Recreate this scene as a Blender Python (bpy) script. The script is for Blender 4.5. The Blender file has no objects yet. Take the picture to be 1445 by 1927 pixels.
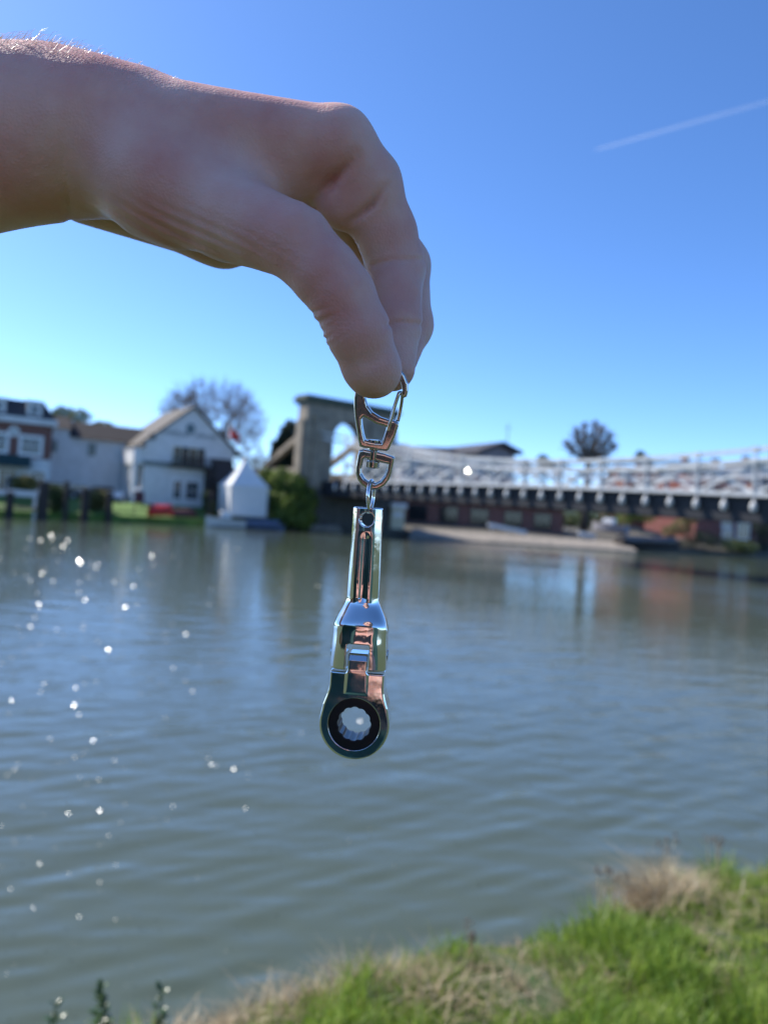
import bpy, math, random
import numpy as np
from mathutils import Vector, Matrix

random.seed(7)
R = math.radians
scene = bpy.context.scene

# ------------------------------------------------------------------ camera, sky, sun, exposure
EYE = Vector((0.0, 0.0, 2.6))
ROLL = R(4.0)
FPX = 1391.0                                   # focal length in pixels of the 1445 px wide photograph
CR = Vector((math.cos(ROLL), 0, math.sin(ROLL)))
CU = Vector((-math.sin(ROLL), 0, math.cos(ROLL)))
CF = Vector((0, 1, 0))
cam_data = bpy.data.cameras.new('camera')
cam = bpy.data.objects.new('camera', cam_data)
scene.collection.objects.link(cam)
cam.matrix_world = Matrix(((CR.x, CU.x, -CF.x, EYE.x), (CR.y, CU.y, -CF.y, EYE.y), (CR.z, CU.z, -CF.z, EYE.z), (0, 0, 0, 1)))
cam_data.sensor_width = 36.0
cam_data.lens = FPX / 1927 * 36.0
cam_data.clip_start = 0.01
cam_data.clip_end = 30000
cam_data.dof.use_dof = True
cam_data.dof.focus_distance = 0.2120
cam_data.dof.aperture_fstop = 12.0
scene.camera = cam

SUN_AZ, SUN_EL = R(-62.0), R(44.0)             # azimuth from +Y towards +X
SUN = Vector((math.sin(SUN_AZ) * math.cos(SUN_EL), math.cos(SUN_AZ) * math.cos(SUN_EL), math.sin(SUN_EL)))
world = bpy.data.worlds.new('World')
scene.world = world
world.use_nodes = True
wn = world.node_tree
sky = wn.nodes.new('ShaderNodeTexSky')
sky.sky_type = 'NISHITA'
sky.sun_disc = False
sky.sun_elevation = SUN_EL
sky.sun_rotation = SUN_AZ
sky.altitude = 30
sky.air_density = 0.6
sky.dust_density = 0.3
sky.ozone_density = 6.0
bg = wn.nodes['Background']
bg.inputs['Strength'].default_value = 0.15
hs = wn.nodes.new('ShaderNodeHueSaturation')                # the phone's vivid blue
hs.inputs['Hue'].default_value = 0.502
hs.inputs['Saturation'].default_value = 1.10
wn.links.new(sky.outputs[0], hs.inputs['Color'])
wn.links.new(hs.outputs[0], bg.inputs['Color'])
sun_data = bpy.data.lights.new('sun', 'SUN')
sun_data.energy = 3.9
sun_data.angle = R(0.53)
sun_data.color = (1.0, 0.95, 0.87)
sun = bpy.data.objects.new('sun', sun_data)
scene.collection.objects.link(sun)
sun.rotation_euler = SUN.to_track_quat('Z', 'Y').to_euler()
sun.location = (0, 0, 50)

vs = scene.view_settings
vs.view_transform = 'Standard'
vs.look = 'None'
vs.gamma = 1.0
vs.exposure = 0.95
vs.use_curve_mapping = False
scene.render.engine = 'CYCLES'
cy = scene.cycles
cy.use_denoising = True
cy.max_bounces = 8
cy.transparent_max_bounces = 12
cy.sample_clamp_indirect = 6.0
cy.caustics_reflective = False
cy.caustics_refractive = False

# ------------------------------------------------------------------ measuring helpers
def ray(px, py):
    return CF + CR * ((px - 722.5) / FPX) + CU * ((963.5 - py) / FPX)
def at(px, py, Y):                             # point seen at a pixel, Y metres ahead
    return EYE + ray(px, py) * Y
def on(px, py, z):                             # point seen at a pixel, on the level z
    d = ray(px, py)
    return EYE + d * ((z - EYE.z) / d.z)
def cs(px, py, d):                             # camera space in millimetres
    return np.array([(px - 722.5) / FPX * d, (963.5 - py) / FPX * d, d], dtype=np.float64)
CAM3 = np.array([[CR.x, CR.y, CR.z], [CU.x, CU.y, CU.z], [CF.x, CF.y, CF.z]])
def cam_to_world(P):                           # (N,3) mm -> world metres
    return (P / 1000.0) @ CAM3 + np.array(EYE)

# ------------------------------------------------------------------ mesh helpers
class MB:
    def __init__(self): self.v = []; self.f = []; self.mi = []
    def add(self, vs_, fs, m=0):
        b = len(self.v); self.v.extend([tuple(p) for p in vs_])
        for f in fs: self.f.append([i + b for i in f]); self.mi.append(m)
    def hexa(self, p, m=0):                    # 8 points: bottom 4 ccw, top 4
        self.add(p, [(3, 2, 1, 0), (4, 5, 6, 7), (0, 1, 5, 4), (1, 2, 6, 5), (2, 3, 7, 6), (3, 0, 4, 7)], m)
    def box(self, o, e, n, size, m=0):         # o = centre of the bottom, e = along, n = across (unit), size (l, w, h)
        o, e, n = Vector(o), Vector(e).normalized(), Vector(n).normalized()
        u = e.cross(n)
        if u.z < 0: u = -u
        l, w, h = size
        q = [o + e * (sx * l / 2) + n * (sy * w / 2) + u * z for z in (0, h) for sx, sy in ((-1, -1), (1, -1), (1, 1), (-1, 1))]
        self.hexa(q, m)
    def bar(self, a, b, w, h, up=(0, 0, 1), m=0):
        a, b = Vector(a), Vector(b); d = (b - a).normalized(); up = Vector(up)
        s = d.cross(up)
        if s.length < 1e-6: s = d.cross(Vector((1, 0, 0)))
        s.normalize(); t = s.cross(d).normalized()
        q = [p + s * (i * w / 2) + t * (j * h / 2) for p in (a, b) for i, j in ((-1, -1), (1, -1), (1, 1), (-1, 1))]
        self.hexa(q, m)
    def tube(self, pts, rad, n=8, cap=True, m=0):
        pts = [Vector(p) for p in pts]
        if not hasattr(rad, '__len__'): rad = [rad] * len(pts)
        b = len(self.v); prev = None
        for i, p in enumerate(pts):
            d = (pts[min(i + 1, len(pts) - 1)] - pts[max(i - 1, 0)]).normalized()
            s = (prev - d * prev.dot(d)) if prev is not None else d.cross(Vector((0, 0, 1)) if abs(d.z) < .9 else Vector((1, 0, 0)))
            s.normalize(); prev = s; t = d.cross(s)
            for k in range(n):
                a = 2 * math.pi * k / n
                self.v.append(tuple(p + (s * math.cos(a) + t * math.sin(a)) * rad[i]))
        for i in range(len(pts) - 1):
            for k in range(n):
                k2 = (k + 1) % n
                self.f.append([b + i * n + k, b + i * n + k2, b + (i + 1) * n + k2, b + (i + 1) * n + k]); self.mi.append(m)
        if cap:
            self.f.append([b + k for k in reversed(range(n))]); self.mi.append(m)
            self.f.append([b + (len(pts) - 1) * n + k for k in range(n)]); self.mi.append(m)
    def prism(self, prof, o, e, n, d, m=0):    # profile [(u, z)] in the plane e,z through o, extruded d along n
        o, e, n = Vector(o), Vector(e), Vector(n); k = len(prof)
        a = [o + e * u + Vector((0, 0, z)) for u, z in prof]
        self.add(a + [p + n * d for p in a], [list(range(k)), list(reversed(range(k, 2 * k)))] + [(i, i + k, (i + 1) % k + k, (i + 1) % k) for i in range(k)], m)
    def blob(self, c, r, seg=10, rings=7, jit=0.0, m=0):
        c = Vector(c); b = len(self.v)
        if not hasattr(r, '__len__'): r = (r, r, r)
        self.v.append((c.x, c.y, c.z + r[2]))
        for i in range(1, rings):
            th = math.pi * i / rings
            for k in range(seg):
                a = 2 * math.pi * k / seg; j = 1 + random.uniform(-jit, jit)
                self.v.append((c.x + r[0] * math.sin(th) * math.cos(a) * j, c.y + r[1] * math.sin(th) * math.sin(a) * j, c.z + r[2] * math.cos(th) * j))
        self.v.append((c.x, c.y, c.z - r[2])); last = len(self.v) - 1
        for k in range(seg):
            k2 = (k + 1) % seg
            self.f.append([b, b + 1 + k, b + 1 + k2]); self.mi.append(m)
            for i in range(rings - 2):
                self.f.append([b + 1 + i * seg + k, b + 1 + (i + 1) * seg + k, b + 1 + (i + 1) * seg + k2, b + 1 + i * seg + k2]); self.mi.append(m)
            self.f.append([last, b + 1 + (rings - 2) * seg + k2, b + 1 + (rings - 2) * seg + k]); self.mi.append(m)
    def lathe(self, prof, o, n=20, m=0):       # profile [(r, z)]
        o = Vector(o); b = len(self.v); k = len(prof)
        for i in range(n):
            a = 2 * math.pi * i / n
            for r_, z in prof: self.v.append((o.x + r_ * math.cos(a), o.y + r_ * math.sin(a), o.z + z))
        for i in range(n):
            i2 = (i + 1) % n
            for j in range(k - 1):
                self.f.append([b + i * k + j, b + i2 * k + j, b + i2 * k + j + 1, b + i * k + j + 1]); self.mi.append(m)
    def build(self, name, mats, parent=None, smooth=False, fix=True):
        off = Vector((0, 0, 0))
        p = parent
        while p is not None: off = off + p.location; p = p.parent
        me = bpy.data.meshes.new(name)
        V = [(a - off.x, b - off.y, c - off.z) for a, b, c in self.v] if off.length else self.v
        me.from_pydata(V, [], self.f)
        return link(name, me, mats, parent, self.mi, smooth, fix)

def link(name, me, mats, parent=None, mi=None, smooth=False, fix=False):
    if not isinstance(mats, (list, tuple)): mats = [mats]
    for m in mats: me.materials.append(m)
    if mi is not None and len(mats) > 1: me.polygons.foreach_set('material_index', mi)
    if fix:
        import bmesh
        bm = bmesh.new(); bm.from_mesh(me); bmesh.ops.recalc_face_normals(bm, faces=bm.faces); bm.to_mesh(me); bm.free()
    me.polygons.foreach_set('use_smooth', [bool(smooth)] * len(me.polygons))
    me.update()
    o = bpy.data.objects.new(name, me)
    scene.collection.objects.link(o)
    if parent is not None: o.parent = parent
    return o
def tag(o, label=None, cat=None, group=None, kind=None):
    for k, v in (('label', label), ('category', cat), ('group', group), ('kind', kind)):
        if v: o[k] = v
    return o
def thing(name, loc, label, cat, group=None):
    o = bpy.data.objects.new(name, None); o.location = loc; o.empty_display_size = 0.1
    scene.collection.objects.link(o)
    return tag(o, label, cat, group)
def np_mesh(name, V, F, mats, parent=None, smooth=True, normals=None):
    me = bpy.data.meshes.new(name)
    V = np.asarray(V, dtype=np.float32); F = np.asarray(F, dtype=np.int32); k = F.shape[1]
    me.vertices.add(len(V)); me.vertices.foreach_set('co', V.ravel())
    me.loops.add(F.size); me.loops.foreach_set('vertex_index', F.ravel())
    me.polygons.add(len(F)); me.polygons.foreach_set('loop_start', np.arange(0, F.size, k, dtype=np.int32))
    me.polygons.foreach_set('loop_total', np.full(len(F), k, dtype=np.int32))
    me.update(calc_edges=True); me.validate()
    o = link(name, me, mats, parent, None, smooth)
    if normals is not None: me.normals_split_custom_set_from_vertices(np.asarray(normals, dtype=np.float32))
    return o

# ------------------------------------------------------------------ materials
def mat(name, col, col2=None, rough=0.7, metal=0.0, scale=4.0, bump=0.0, bscale=None, spec=0.5, detail=6.0, sss=0.0, trans=0.0, stretch=None, ramp=(0.35, 0.65)):
    m = bpy.data.materials.new(name); m.use_nodes = True
    nt = m.node_tree; N, L = nt.nodes, nt.links
    b = N['Principled BSDF']
    b.inputs['Roughness'].default_value = rough
    b.inputs['Metallic'].default_value = metal
    b.inputs['Specular IOR Level'].default_value = spec
    tc = N.new('ShaderNodeTexCoord'); src = tc.outputs['Object']
    if stretch:
        mp = N.new('ShaderNodeMapping'); mp.inputs['Scale'].default_value = stretch
        L.new(src, mp.inputs['Vector']); src = mp.outputs['Vector']
    nz = N.new('ShaderNodeTexNoise'); nz.inputs['Scale'].default_value = scale; nz.inputs['Detail'].default_value = detail
    L.new(src, nz.inputs['Vector'])
    rp = N.new('ShaderNodeValToRGB')
    rp.color_ramp.elements[0].position = ramp[0]; rp.color_ramp.elements[1].position = ramp[1]
    c2 = col2 if col2 else tuple(c * 0.8 for c in col)
    rp.color_ramp.elements[0].color = (*c2, 1); rp.color_ramp.elements[1].color = (*col, 1)
    L.new(nz.outputs['Fac'], rp.inputs['Fac']); L.new(rp.outputs['Color'], b.inputs['Base Color'])
    if bump:
        nb = N.new('ShaderNodeTexNoise'); nb.inputs['Scale'].default_value = bscale or scale * 4; nb.inputs['Detail'].default_value = 4
        L.new(src, nb.inputs['Vector'])
        bp = N.new('ShaderNodeBump'); bp.inputs['Strength'].default_value = bump; bp.inputs['Distance'].default_value = 0.02
        L.new(nb.outputs['Fac'], bp.inputs['Height']); L.new(bp.outputs['Normal'], b.inputs['Normal'])
    if sss:
        b.inputs['Subsurface Weight'].default_value = sss
    if trans:                                  # thin leaves: light passes through
        tl = N.new('ShaderNodeBsdfTranslucent'); mx = N.new('ShaderNodeMixShader'); mx.inputs[0].default_value = trans
        L.new(rp.outputs['Color'], tl.inputs['Color']); L.new(b.outputs[0], mx.inputs[1]); L.new(tl.outputs[0], mx.inputs[2])
        L.new(mx.outputs[0], N['Material Output'].inputs['Surface'])
    return m
def brick_mat(name, c1, c2, mortar, scale):
    m = mat(name, c1, rough=0.85)
    nt = m.node_tree; N, L = nt.nodes, nt.links
    bt = N.new('ShaderNodeTexBrick'); bt.inputs['Color1'].default_value = (*c1, 1); bt.inputs['Color2'].default_value = (*c2, 1); bt.inputs['Mortar'].default_value = (*mortar, 1)
    bt.inputs['Scale'].default_value = scale; bt.inputs['Mortar Size'].default_value = 0.012
    tc = N.new('ShaderNodeTexCoord'); mp = N.new('ShaderNodeMapping'); mp.inputs['Rotation'].default_value = (R(90), 0, 0)
    L.new(tc.outputs['Object'], mp.inputs['Vector']); L.new(mp.outputs['Vector'], bt.inputs['Vector'])
    L.new(bt.outputs['Color'], N['Principled BSDF'].inputs['Base Color'])
    return m

M = {}
M['white_wall'] = mat('white_wall', (0.72, 0.72, 0.72), (0.62, 0.62, 0.61), 0.8, scale=1.2)
M['white_paint'] = mat('white_paint', (0.78, 0.78, 0.78), (0.7, 0.7, 0.69), 0.45, scale=3)
M['bridge_paint'] = mat('bridge_paint', (0.62, 0.62, 0.60), (0.50, 0.50, 0.49), 0.5, scale=1.5)
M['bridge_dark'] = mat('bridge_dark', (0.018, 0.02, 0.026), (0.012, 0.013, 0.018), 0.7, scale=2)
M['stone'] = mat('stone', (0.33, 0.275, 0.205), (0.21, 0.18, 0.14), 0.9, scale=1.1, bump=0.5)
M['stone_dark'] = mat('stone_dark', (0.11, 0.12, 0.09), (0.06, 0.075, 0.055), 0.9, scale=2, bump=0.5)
M['brick'] = brick_mat('brick', (0.20, 0.075, 0.055), (0.15, 0.055, 0.045), (0.25, 0.22, 0.2), 4.0)
M['brick_red'] = brick_mat('brick_red', (0.24, 0.06, 0.045), (0.18, 0.05, 0.04), (0.22, 0.19, 0.16), 4.0)
M['roof_dark'] = mat('roof_dark', (0.05, 0.05, 0.06), (0.03, 0.03, 0.038), 0.8, scale=3, bump=0.4, stretch=(1, 1, 4))
M['roof_brown'] = mat('roof_brown', (0.062, 0.048, 0.042), (0.04, 0.032, 0.03), 0.85, scale=3, bump=0.4, stretch=(1, 1, 4))
M['roof_tile'] = mat('roof_tile', (0.10, 0.085, 0.068), (0.07, 0.06, 0.05), 0.85, scale=3, bump=0.5, stretch=(1, 1, 4))
M['roof_red'] = mat('roof_red', (0.22, 0.12, 0.09), (0.14, 0.08, 0.065), 0.85, scale=3, bump=0.4)
M['grey_clad'] = mat('grey_clad', (0.28, 0.27, 0.29), (0.22, 0.215, 0.235), 0.8, scale=2)
M['band_grey'] = mat('band_grey', (0.22, 0.25, 0.24), (0.17, 0.2, 0.19), 0.7)
M['glass'] = mat('glass', (0.02, 0.025, 0.03), (0.012, 0.015, 0.018), 0.05, spec=0.6)
M['dark_timber'] = mat('dark_timber', (0.05, 0.04, 0.035), (0.025, 0.02, 0.02), 0.85, scale=6, bump=0.4)
M['timber'] = mat('timber', (0.20, 0.15, 0.10), (0.12, 0.09, 0.065), 0.85, scale=5, bump=0.4)
M['green_awning'] = mat('green_awning', (0.02, 0.06, 0.055), (0.015, 0.04, 0.04), 0.8)
M['letter'] = mat('letter', (0.14, 0.20, 0.22), (0.11, 0.16, 0.18), 0.6)
M['canvas'] = mat('canvas', (0.86, 0.86, 0.84), (0.80, 0.80, 0.79), 0.75, scale=2, trans=0.12)
M['concrete'] = mat('concrete', (0.30, 0.26, 0.21), (0.17, 0.15, 0.125), 0.9, scale=1.5, bump=0.4)
M['far_grass'] = mat('far_grass', (0.10, 0.19, 0.03), (0.06, 0.12, 0.02), 0.95, scale=0.8, bump=0.8, bscale=6)
M['far_soil'] = mat('far_soil', (0.16, 0.13, 0.09), (0.07, 0.08, 0.04), 0.95, scale=0.3, bump=0.5)
M['bark'] = mat('bark', (0.13, 0.105, 0.085), (0.07, 0.058, 0.05), 0.95, scale=5, bump=0.8)
M['twig'] = mat('twig', (0.25, 0.155, 0.09), (0.16, 0.10, 0.06), 0.9, scale=3)
M['leaf_dark'] = mat('leaf_dark', (0.028, 0.055, 0.024), (0.012, 0.028, 0.014), 0.6, scale=0.9, trans=0.25)
M['leaf_bright'] = mat('leaf_bright', (0.22, 0.28, 0.05), (0.07, 0.12, 0.025), 0.6, scale=0.7, trans=0.4)
M['leaf_hedge'] = mat('leaf_hedge', (0.09, 0.13, 0.035), (0.03, 0.055, 0.018), 0.6, scale=1.4, trans=0.3)
M['leaf_olive'] = mat('leaf_olive', (0.22, 0.20, 0.07), (0.09, 0.10, 0.03), 0.65, scale=1.2, trans=0.3)
M['red_paint'] = mat('red_paint', (0.62, 0.02, 0.02), (0.5, 0.015, 0.015), 0.4)
M['maroon'] = mat('maroon', (0.09, 0.02, 0.025), (0.06, 0.015, 0.02), 0.6)
M['blue_cover'] = mat('blue_cover', (0.10, 0.15, 0.24), (0.07, 0.10, 0.17), 0.6)
M['boat_hull'] = mat('boat_hull', (0.6, 0.6, 0.58), (0.5, 0.5, 0.49), 0.25)
M['car_dark'] = mat('car_dark', (0.025, 0.03, 0.04), (0.02, 0.024, 0.032), 0.2)
M['car_silver'] = mat('car_silver', (0.32, 0.32, 0.34), (0.28, 0.28, 0.3), 0.25, metal=0.5)
M['rubber'] = mat('rubber', (0.02, 0.02, 0.02), rough=0.85)
M['cream'] = mat('cream', (0.68, 0.60, 0.42), (0.6, 0.52, 0.36), 0.7)
M['steel_pole'] = mat('steel_pole', (0.35, 0.36, 0.38), rough=0.5, metal=0.6)
M['yellow_bloom'] = mat('yellow_bloom', (0.45, 0.36, 0.06), (0.2, 0.18, 0.04), 0.7, scale=3)

M['stone_shaded'] = mat('stone_shaded', (0.12, 0.11, 0.095), (0.07, 0.068, 0.06), 0.9, scale=1.5, bump=0.5)  # tower stone darkened: the shade under the deck put into its colour

# ------------------------------------------------------------------ the river and its banks
FAR = [(-300, -60), (-140, 12), (-70, 36), (-33, 59.0), (-20, 71.5), (-12, 75.5), (-7, 78), (-1, 79.5), (4, 84.0), (17, 86), (31, 92.5), (52, 101), (140, 150), (400, 280)]
NEAR = [(-260, -40), (-60, -9), (-8, 0.0), (-3, 1.25), (-1.2, 1.9), (-.62, 2.14), (-.20, 2.36), (.05, 2.50), (.20, 2.60), (.36, 2.74), (.7, 2.82), (1.0, 2.98), (1.3, 3.28), (1.76, 3.42), (2.4, 3.8), (3.2, 4.3), (7, 6), (20, 12), (60, 26), (300, 110)]
def interp_line(P, n):
    P = np.array(P, float); d = np.r_[0, np.cumsum(np.hypot(*np.diff(P, axis=0).T))]
    t = np.linspace(0, d[-1], n) if n else d
    return np.c_[np.interp(t, d, P[:, 0]), np.interp(t, d, P[:, 1])]
def strip_terrain(name, line, rows, sign, m, jit=0.0, rng=None, far=30):
    P = np.array(line, float)
    T = np.gradient(P, axis=0); T /= np.linalg.norm(T, axis=1)[:, None]
    Nn = np.c_[-T[:, 1], T[:, 0]] * sign
    V = []
    for off, z in rows:
        q = P + Nn * off
        if off > far: q = P + np.array([0.0, 1.0]) * off * sign
        zz = np.full(len(P), z)
        if rng is not None and -.05 < off < min(far, 30): zz = zz + rng.normal(0, jit, len(P))
        V.append(np.c_[q, zz])
    V = np.concatenate(V); n = len(P); F = []
    for r_ in range(len(rows) - 1):
        for i in range(n - 1):
            F.append((r_ * n + i, r_ * n + i + 1, (r_ + 1) * n + i + 1, (r_ + 1) * n + i))
    o = np_mesh(name, V, F, m, None, True)
    return tag(o, kind='structure')
rng = np.random.default_rng(3)

# water: one fine sheet of waves in the reach one can see, carried on by coarse sheets
def wave_height(x, y):
    h = np.zeros_like(x)
    r2 = np.random.default_rng(11)
    dist = np.hypot(x, y)
    for k in range(54):
        lam = 0.16 * (1.085 ** k) if k < 32 else r2.uniform(0.35, 1.6)
        th = R(100) + r2.normal(0, 0.55)
        a = 0.0021 * lam ** 0.6 * (min(1.0, .5 / lam) ** .8) * (1.8 if lam < .4 else 1.0)
        fade = np.clip(1.4 - dist * 0.02 / lam, 0, 1)
        kx, ky = math.cos(th) * 2 * math.pi / lam, math.sin(th) * 2 * math.pi / lam
        mod = 0.6 + 0.4 * np.sin(x * r2.uniform(.2, 1.1) + r2.uniform(0, 6)) * np.sin(y * r2.uniform(.2, 1.1) + r2.uniform(0, 6))
        h += a * fade * mod * np.sin(kx * x + ky * y + r2.uniform(0, 6.28))
    return h
NR, NC = 620, 420
ys = 1.5 * (100 / 1.5) ** np.linspace(0, 1, NR)
xs = np.linspace(-1, 1, NC)
WX = xs[None, :] * (ys[:, None] * 0.72 + 3.0); WY = np.repeat(ys[:, None], NC, 1)
WZ = wave_height(WX, WY)
edge = np.minimum(np.minimum(np.arange(NC), np.arange(NC)[::-1])[None, :] / 12.0, np.minimum(np.arange(NR), np.arange(NR)[::-1])[:, None] / 12.0)
WZ = WZ * np.clip(edge, 0, 1)
V = np.c_[WX.ravel(), WY.ravel(), WZ.ravel()]
idx = np.arange(NR * NC).reshape(NR, NC)
F = np.stack([idx[:-1, :-1], idx[:-1, 1:], idx[1:, 1:], idx[1:, :-1]], -1).reshape(-1, 4)
base = len(V)
y0, y1 = ys[0], ys[-1]; x0, x1 = y0 * .72 + 3, y1 * .72 + 3
extra = np.array([(-x0, y0, 0), (x0, y0, 0), (x1, y1, 0), (-x1, y1, 0), (-420, -90, 0), (420, -90, 0), (420, 330, 0), (-420, 330, 0)], float)
V = np.r_[V, extra]
F = np.r_[F, np.array([(4, 5, 1, 0), (1, 5, 6, 2), (3, 2, 6, 7), (4, 0, 3, 7)]) + base]
wm = bpy.data.materials.new('river_water'); wm.use_nodes = True
nt = wm.node_tree; N, L = nt.nodes, nt.links
b = N['Principled BSDF']
b.inputs['Base Color'].default_value = (0.068, 0.088, 0.068, 1)
b.inputs['IOR'].default_value = 1.333
geo = N.new('ShaderNodeNewGeometry')
mp = N.new('ShaderNodeMapping'); mp.inputs['Scale'].default_value = (0.6, 1.0, 1.0); mp.inputs['Rotation'].default_value = (0, 0, R(-12))
L.new(geo.outputs['Position'], mp.inputs['Vector'])
prev = None
for sc_, dist_, st in ((2.2, 0.035, 0.16), (7.0, 0.012, 0.75), (26.0, 0.0035, 0.7)):
    nz = N.new('ShaderNodeTexNoise'); nz.inputs['Scale'].default_value = sc_; nz.inputs['Detail'].default_value = 2.5
    L.new(mp.outputs['Vector'], nz.inputs['Vector'])
    bp = N.new('ShaderNodeBump'); bp.inputs['Strength'].default_value = st; bp.inputs['Distance'].default_value = dist_
    L.new(nz.outputs['Fac'], bp.inputs['Height'])
    if prev: L.new(prev.outputs['Normal'], bp.inputs['Normal'])
    prev = bp
# wind lanes: long patches of calm and of ruffled water
mp2 = N.new('ShaderNodeMapping'); mp2.inputs['Scale'].default_value = (0.035, 0.10, 1.0); mp2.inputs['Rotation'].default_value = (0, 0, R(14))
L.new(geo.outputs['Position'], mp2.inputs['Vector'])
lane = N.new('ShaderNodeTexNoise'); lane.inputs['Scale'].default_value = 1.0; lane.inputs['Detail'].default_value = 2
L.new(mp2.outputs['Vector'], lane.inputs['Vector'])
mr = N.new('ShaderNodeMapRange'); mr.inputs['From Min'].default_value = 0.36; mr.inputs['From Max'].default_value = 0.64; mr.inputs['To Min'].default_value = 0.4; mr.inputs['To Max'].default_value = 1.15
L.new(lane.outputs['Fac'], mr.inputs['Value'])
for nd in [n for n in N if n.bl_idname == 'ShaderNodeBump']:
    ml = N.new('ShaderNodeMath'); ml.operation = 'MULTIPLY'; ml.inputs[1].default_value = nd.inputs['Strength'].default_value
    L.new(mr.outputs['Result'], ml.inputs[0]); L.new(ml.outputs[0], nd.inputs['Strength'])
L.new(prev.outputs['Normal'], b.inputs['Normal'])
b.inputs['Roughness'].default_value = 0.05
water = np_mesh('water', V, F, wm)
tag(water, kind='structure')

# steep facets added for glints, tilted about the angle that mirrors the sun
rp_ = wm.copy(); rp_.name = 'glint_facet_water'; rp_.node_tree.nodes['Principled BSDF'].inputs['Roughness'].default_value = 0.165
for l_ in list(rp_.node_tree.nodes['Principled BSDF'].inputs['Normal'].links): rp_.node_tree.links.remove(l_)
r3 = np.random.default_rng(5); n3 = 2400
yy = 3.2 * (42 / 3.2) ** r3.uniform(0, 1, n3); xx = r3.uniform(-.58, .30, n3) * yy + r3.uniform(-.4, .4, n3)
sz = r3.uniform(.55, 1.25, n3) * np.clip(.00085 * yy, .0035, .04)
tilt = R(33) + r3.normal(0, R(6), n3); azm = R(-114) + r3.normal(0, R(9), n3)     # spread about the direction that throws the sun to the camera
nx, ny, nz_ = np.sin(tilt) * np.cos(azm), np.sin(tilt) * np.sin(azm), np.cos(tilt)
Nv = np.stack([nx, ny, nz_], 1); T1 = np.stack([-np.sin(azm), np.cos(azm), np.zeros(n3)], 1); T2 = np.cross(Nv, T1)
zz = wave_height(xx, yy)
C0 = np.stack([xx, yy, zz + sz * np.sin(tilt) * .9], 1); s1 = sz[:, None]
up_ = C0 + T2 * s1 * np.sign(T2[:, 2:3]); lo_ = C0 - T2 * s1 * np.sign(T2[:, 2:3])
back = np.stack([up_[:, 0] - nx * sz * 1.2, up_[:, 1] - ny * sz * 1.2, lo_[:, 2]], 1)
Vr3 = np.stack([lo_ - T1 * s1 * 1.1, lo_ + T1 * s1 * 1.1, up_ + T1 * s1 * .7, up_ - T1 * s1 * .7, back + T1 * s1, back - T1 * s1], 1).reshape(-1, 3)
Fr3 = (np.arange(n3)[:, None, None] * 6 + np.array([[0, 1, 2], [0, 2, 3], [3, 2, 4], [3, 4, 5], [1, 4, 2], [0, 3, 5]])[None]).reshape(-1, 3)
tag(np_mesh('glint_facets', Vr3, Fr3, rp_, None, False), kind='stuff')

# far bank: quay edge, lawn rising to the houses, then level ground
far_rows = [(-0.4, -1.2), (0.0, -0.3), (0.0, 0.55), (0.5, 0.62), (3.0, 1.1), (8.0, 1.75), (13, 2.0), (22, 2.2), (60, 2.6), (900, 4.0)]
# lawn on the hotel side, bare gravel and mud round the bridge foot and beyond it
fg = M['far_grass'].node_tree; tcn = fg.nodes.new('ShaderNodeTexCoord'); sxn = fg.nodes.new('ShaderNodeSeparateXYZ'); fg.links.new(tcn.outputs['Object'], sxn.inputs[0])
mrn = fg.nodes.new('ShaderNodeMapRange'); mrn.inputs['From Min'].default_value = -14; mrn.inputs['From Max'].default_value = -10; fg.links.new(sxn.outputs['X'], mrn.inputs['Value'])
mxn = fg.nodes.new('ShaderNodeMix'); mxn.data_type = 'RGBA'; fg.links.new(mrn.outputs['Result'], mxn.inputs['Factor'])
lk = fg.nodes['Principled BSDF'].inputs['Base Color'].links[0].from_socket; fg.links.new(lk, mxn.inputs['A'])
nzn = fg.nodes.new('ShaderNodeTexNoise'); nzn.inputs['Scale'].default_value = .6; fg.links.new(tcn.outputs['Object'], nzn.inputs['Vector'])
rpn = fg.nodes.new('ShaderNodeValToRGB'); rpn.color_ramp.elements[0].color = (.06, .055, .04, 1); rpn.color_ramp.elements[1].color = (.13, .115, .09, 1); fg.links.new(nzn.outputs['Fac'], rpn.inputs['Fac'])
fg.links.new(rpn.outputs['Color'], mxn.inputs['B']); fg.links.new(mxn.outputs['Result'], fg.nodes['Principled BSDF'].inputs['Base Color'])
far_ground = strip_terrain('ground', interp_line(FAR, 160), far_rows, 1, M['far_grass'], 0.03, rng)

# near bank under the photographer
M['near_soil'] = mat('near_soil', (0.035, 0.07, 0.014), (0.06, 0.065, 0.025), 0.95, scale=9, bump=0.8, bscale=40)
near_line = np.array(NEAR, float)
dd = np.r_[0, np.cumsum(np.hypot(*np.diff(near_line, axis=0).T))]
tt = np.unique(np.r_[np.linspace(0, dd[-1], 120), np.linspace(dd[3], dd[-4], 140)])
near_line = np.c_[np.interp(tt, dd, near_line[:, 0]), np.interp(tt, dd, near_line[:, 1])]
near_rows = [(-0.25, -0.4), (-0.06, 0.55), (0.0, 0.95), (0.10, 1.05), (0.3, 1.09), (0.6, 1.11), (1.0, 1.13), (1.6, 1.15), (2.4, 1.15), (6, 1.2), (20, 1.3), (500, 1.5)]
near_ground = strip_terrain('riverbank', near_line, near_rows, -1, M['near_soil'], 0.012, rng, 2)

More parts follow.
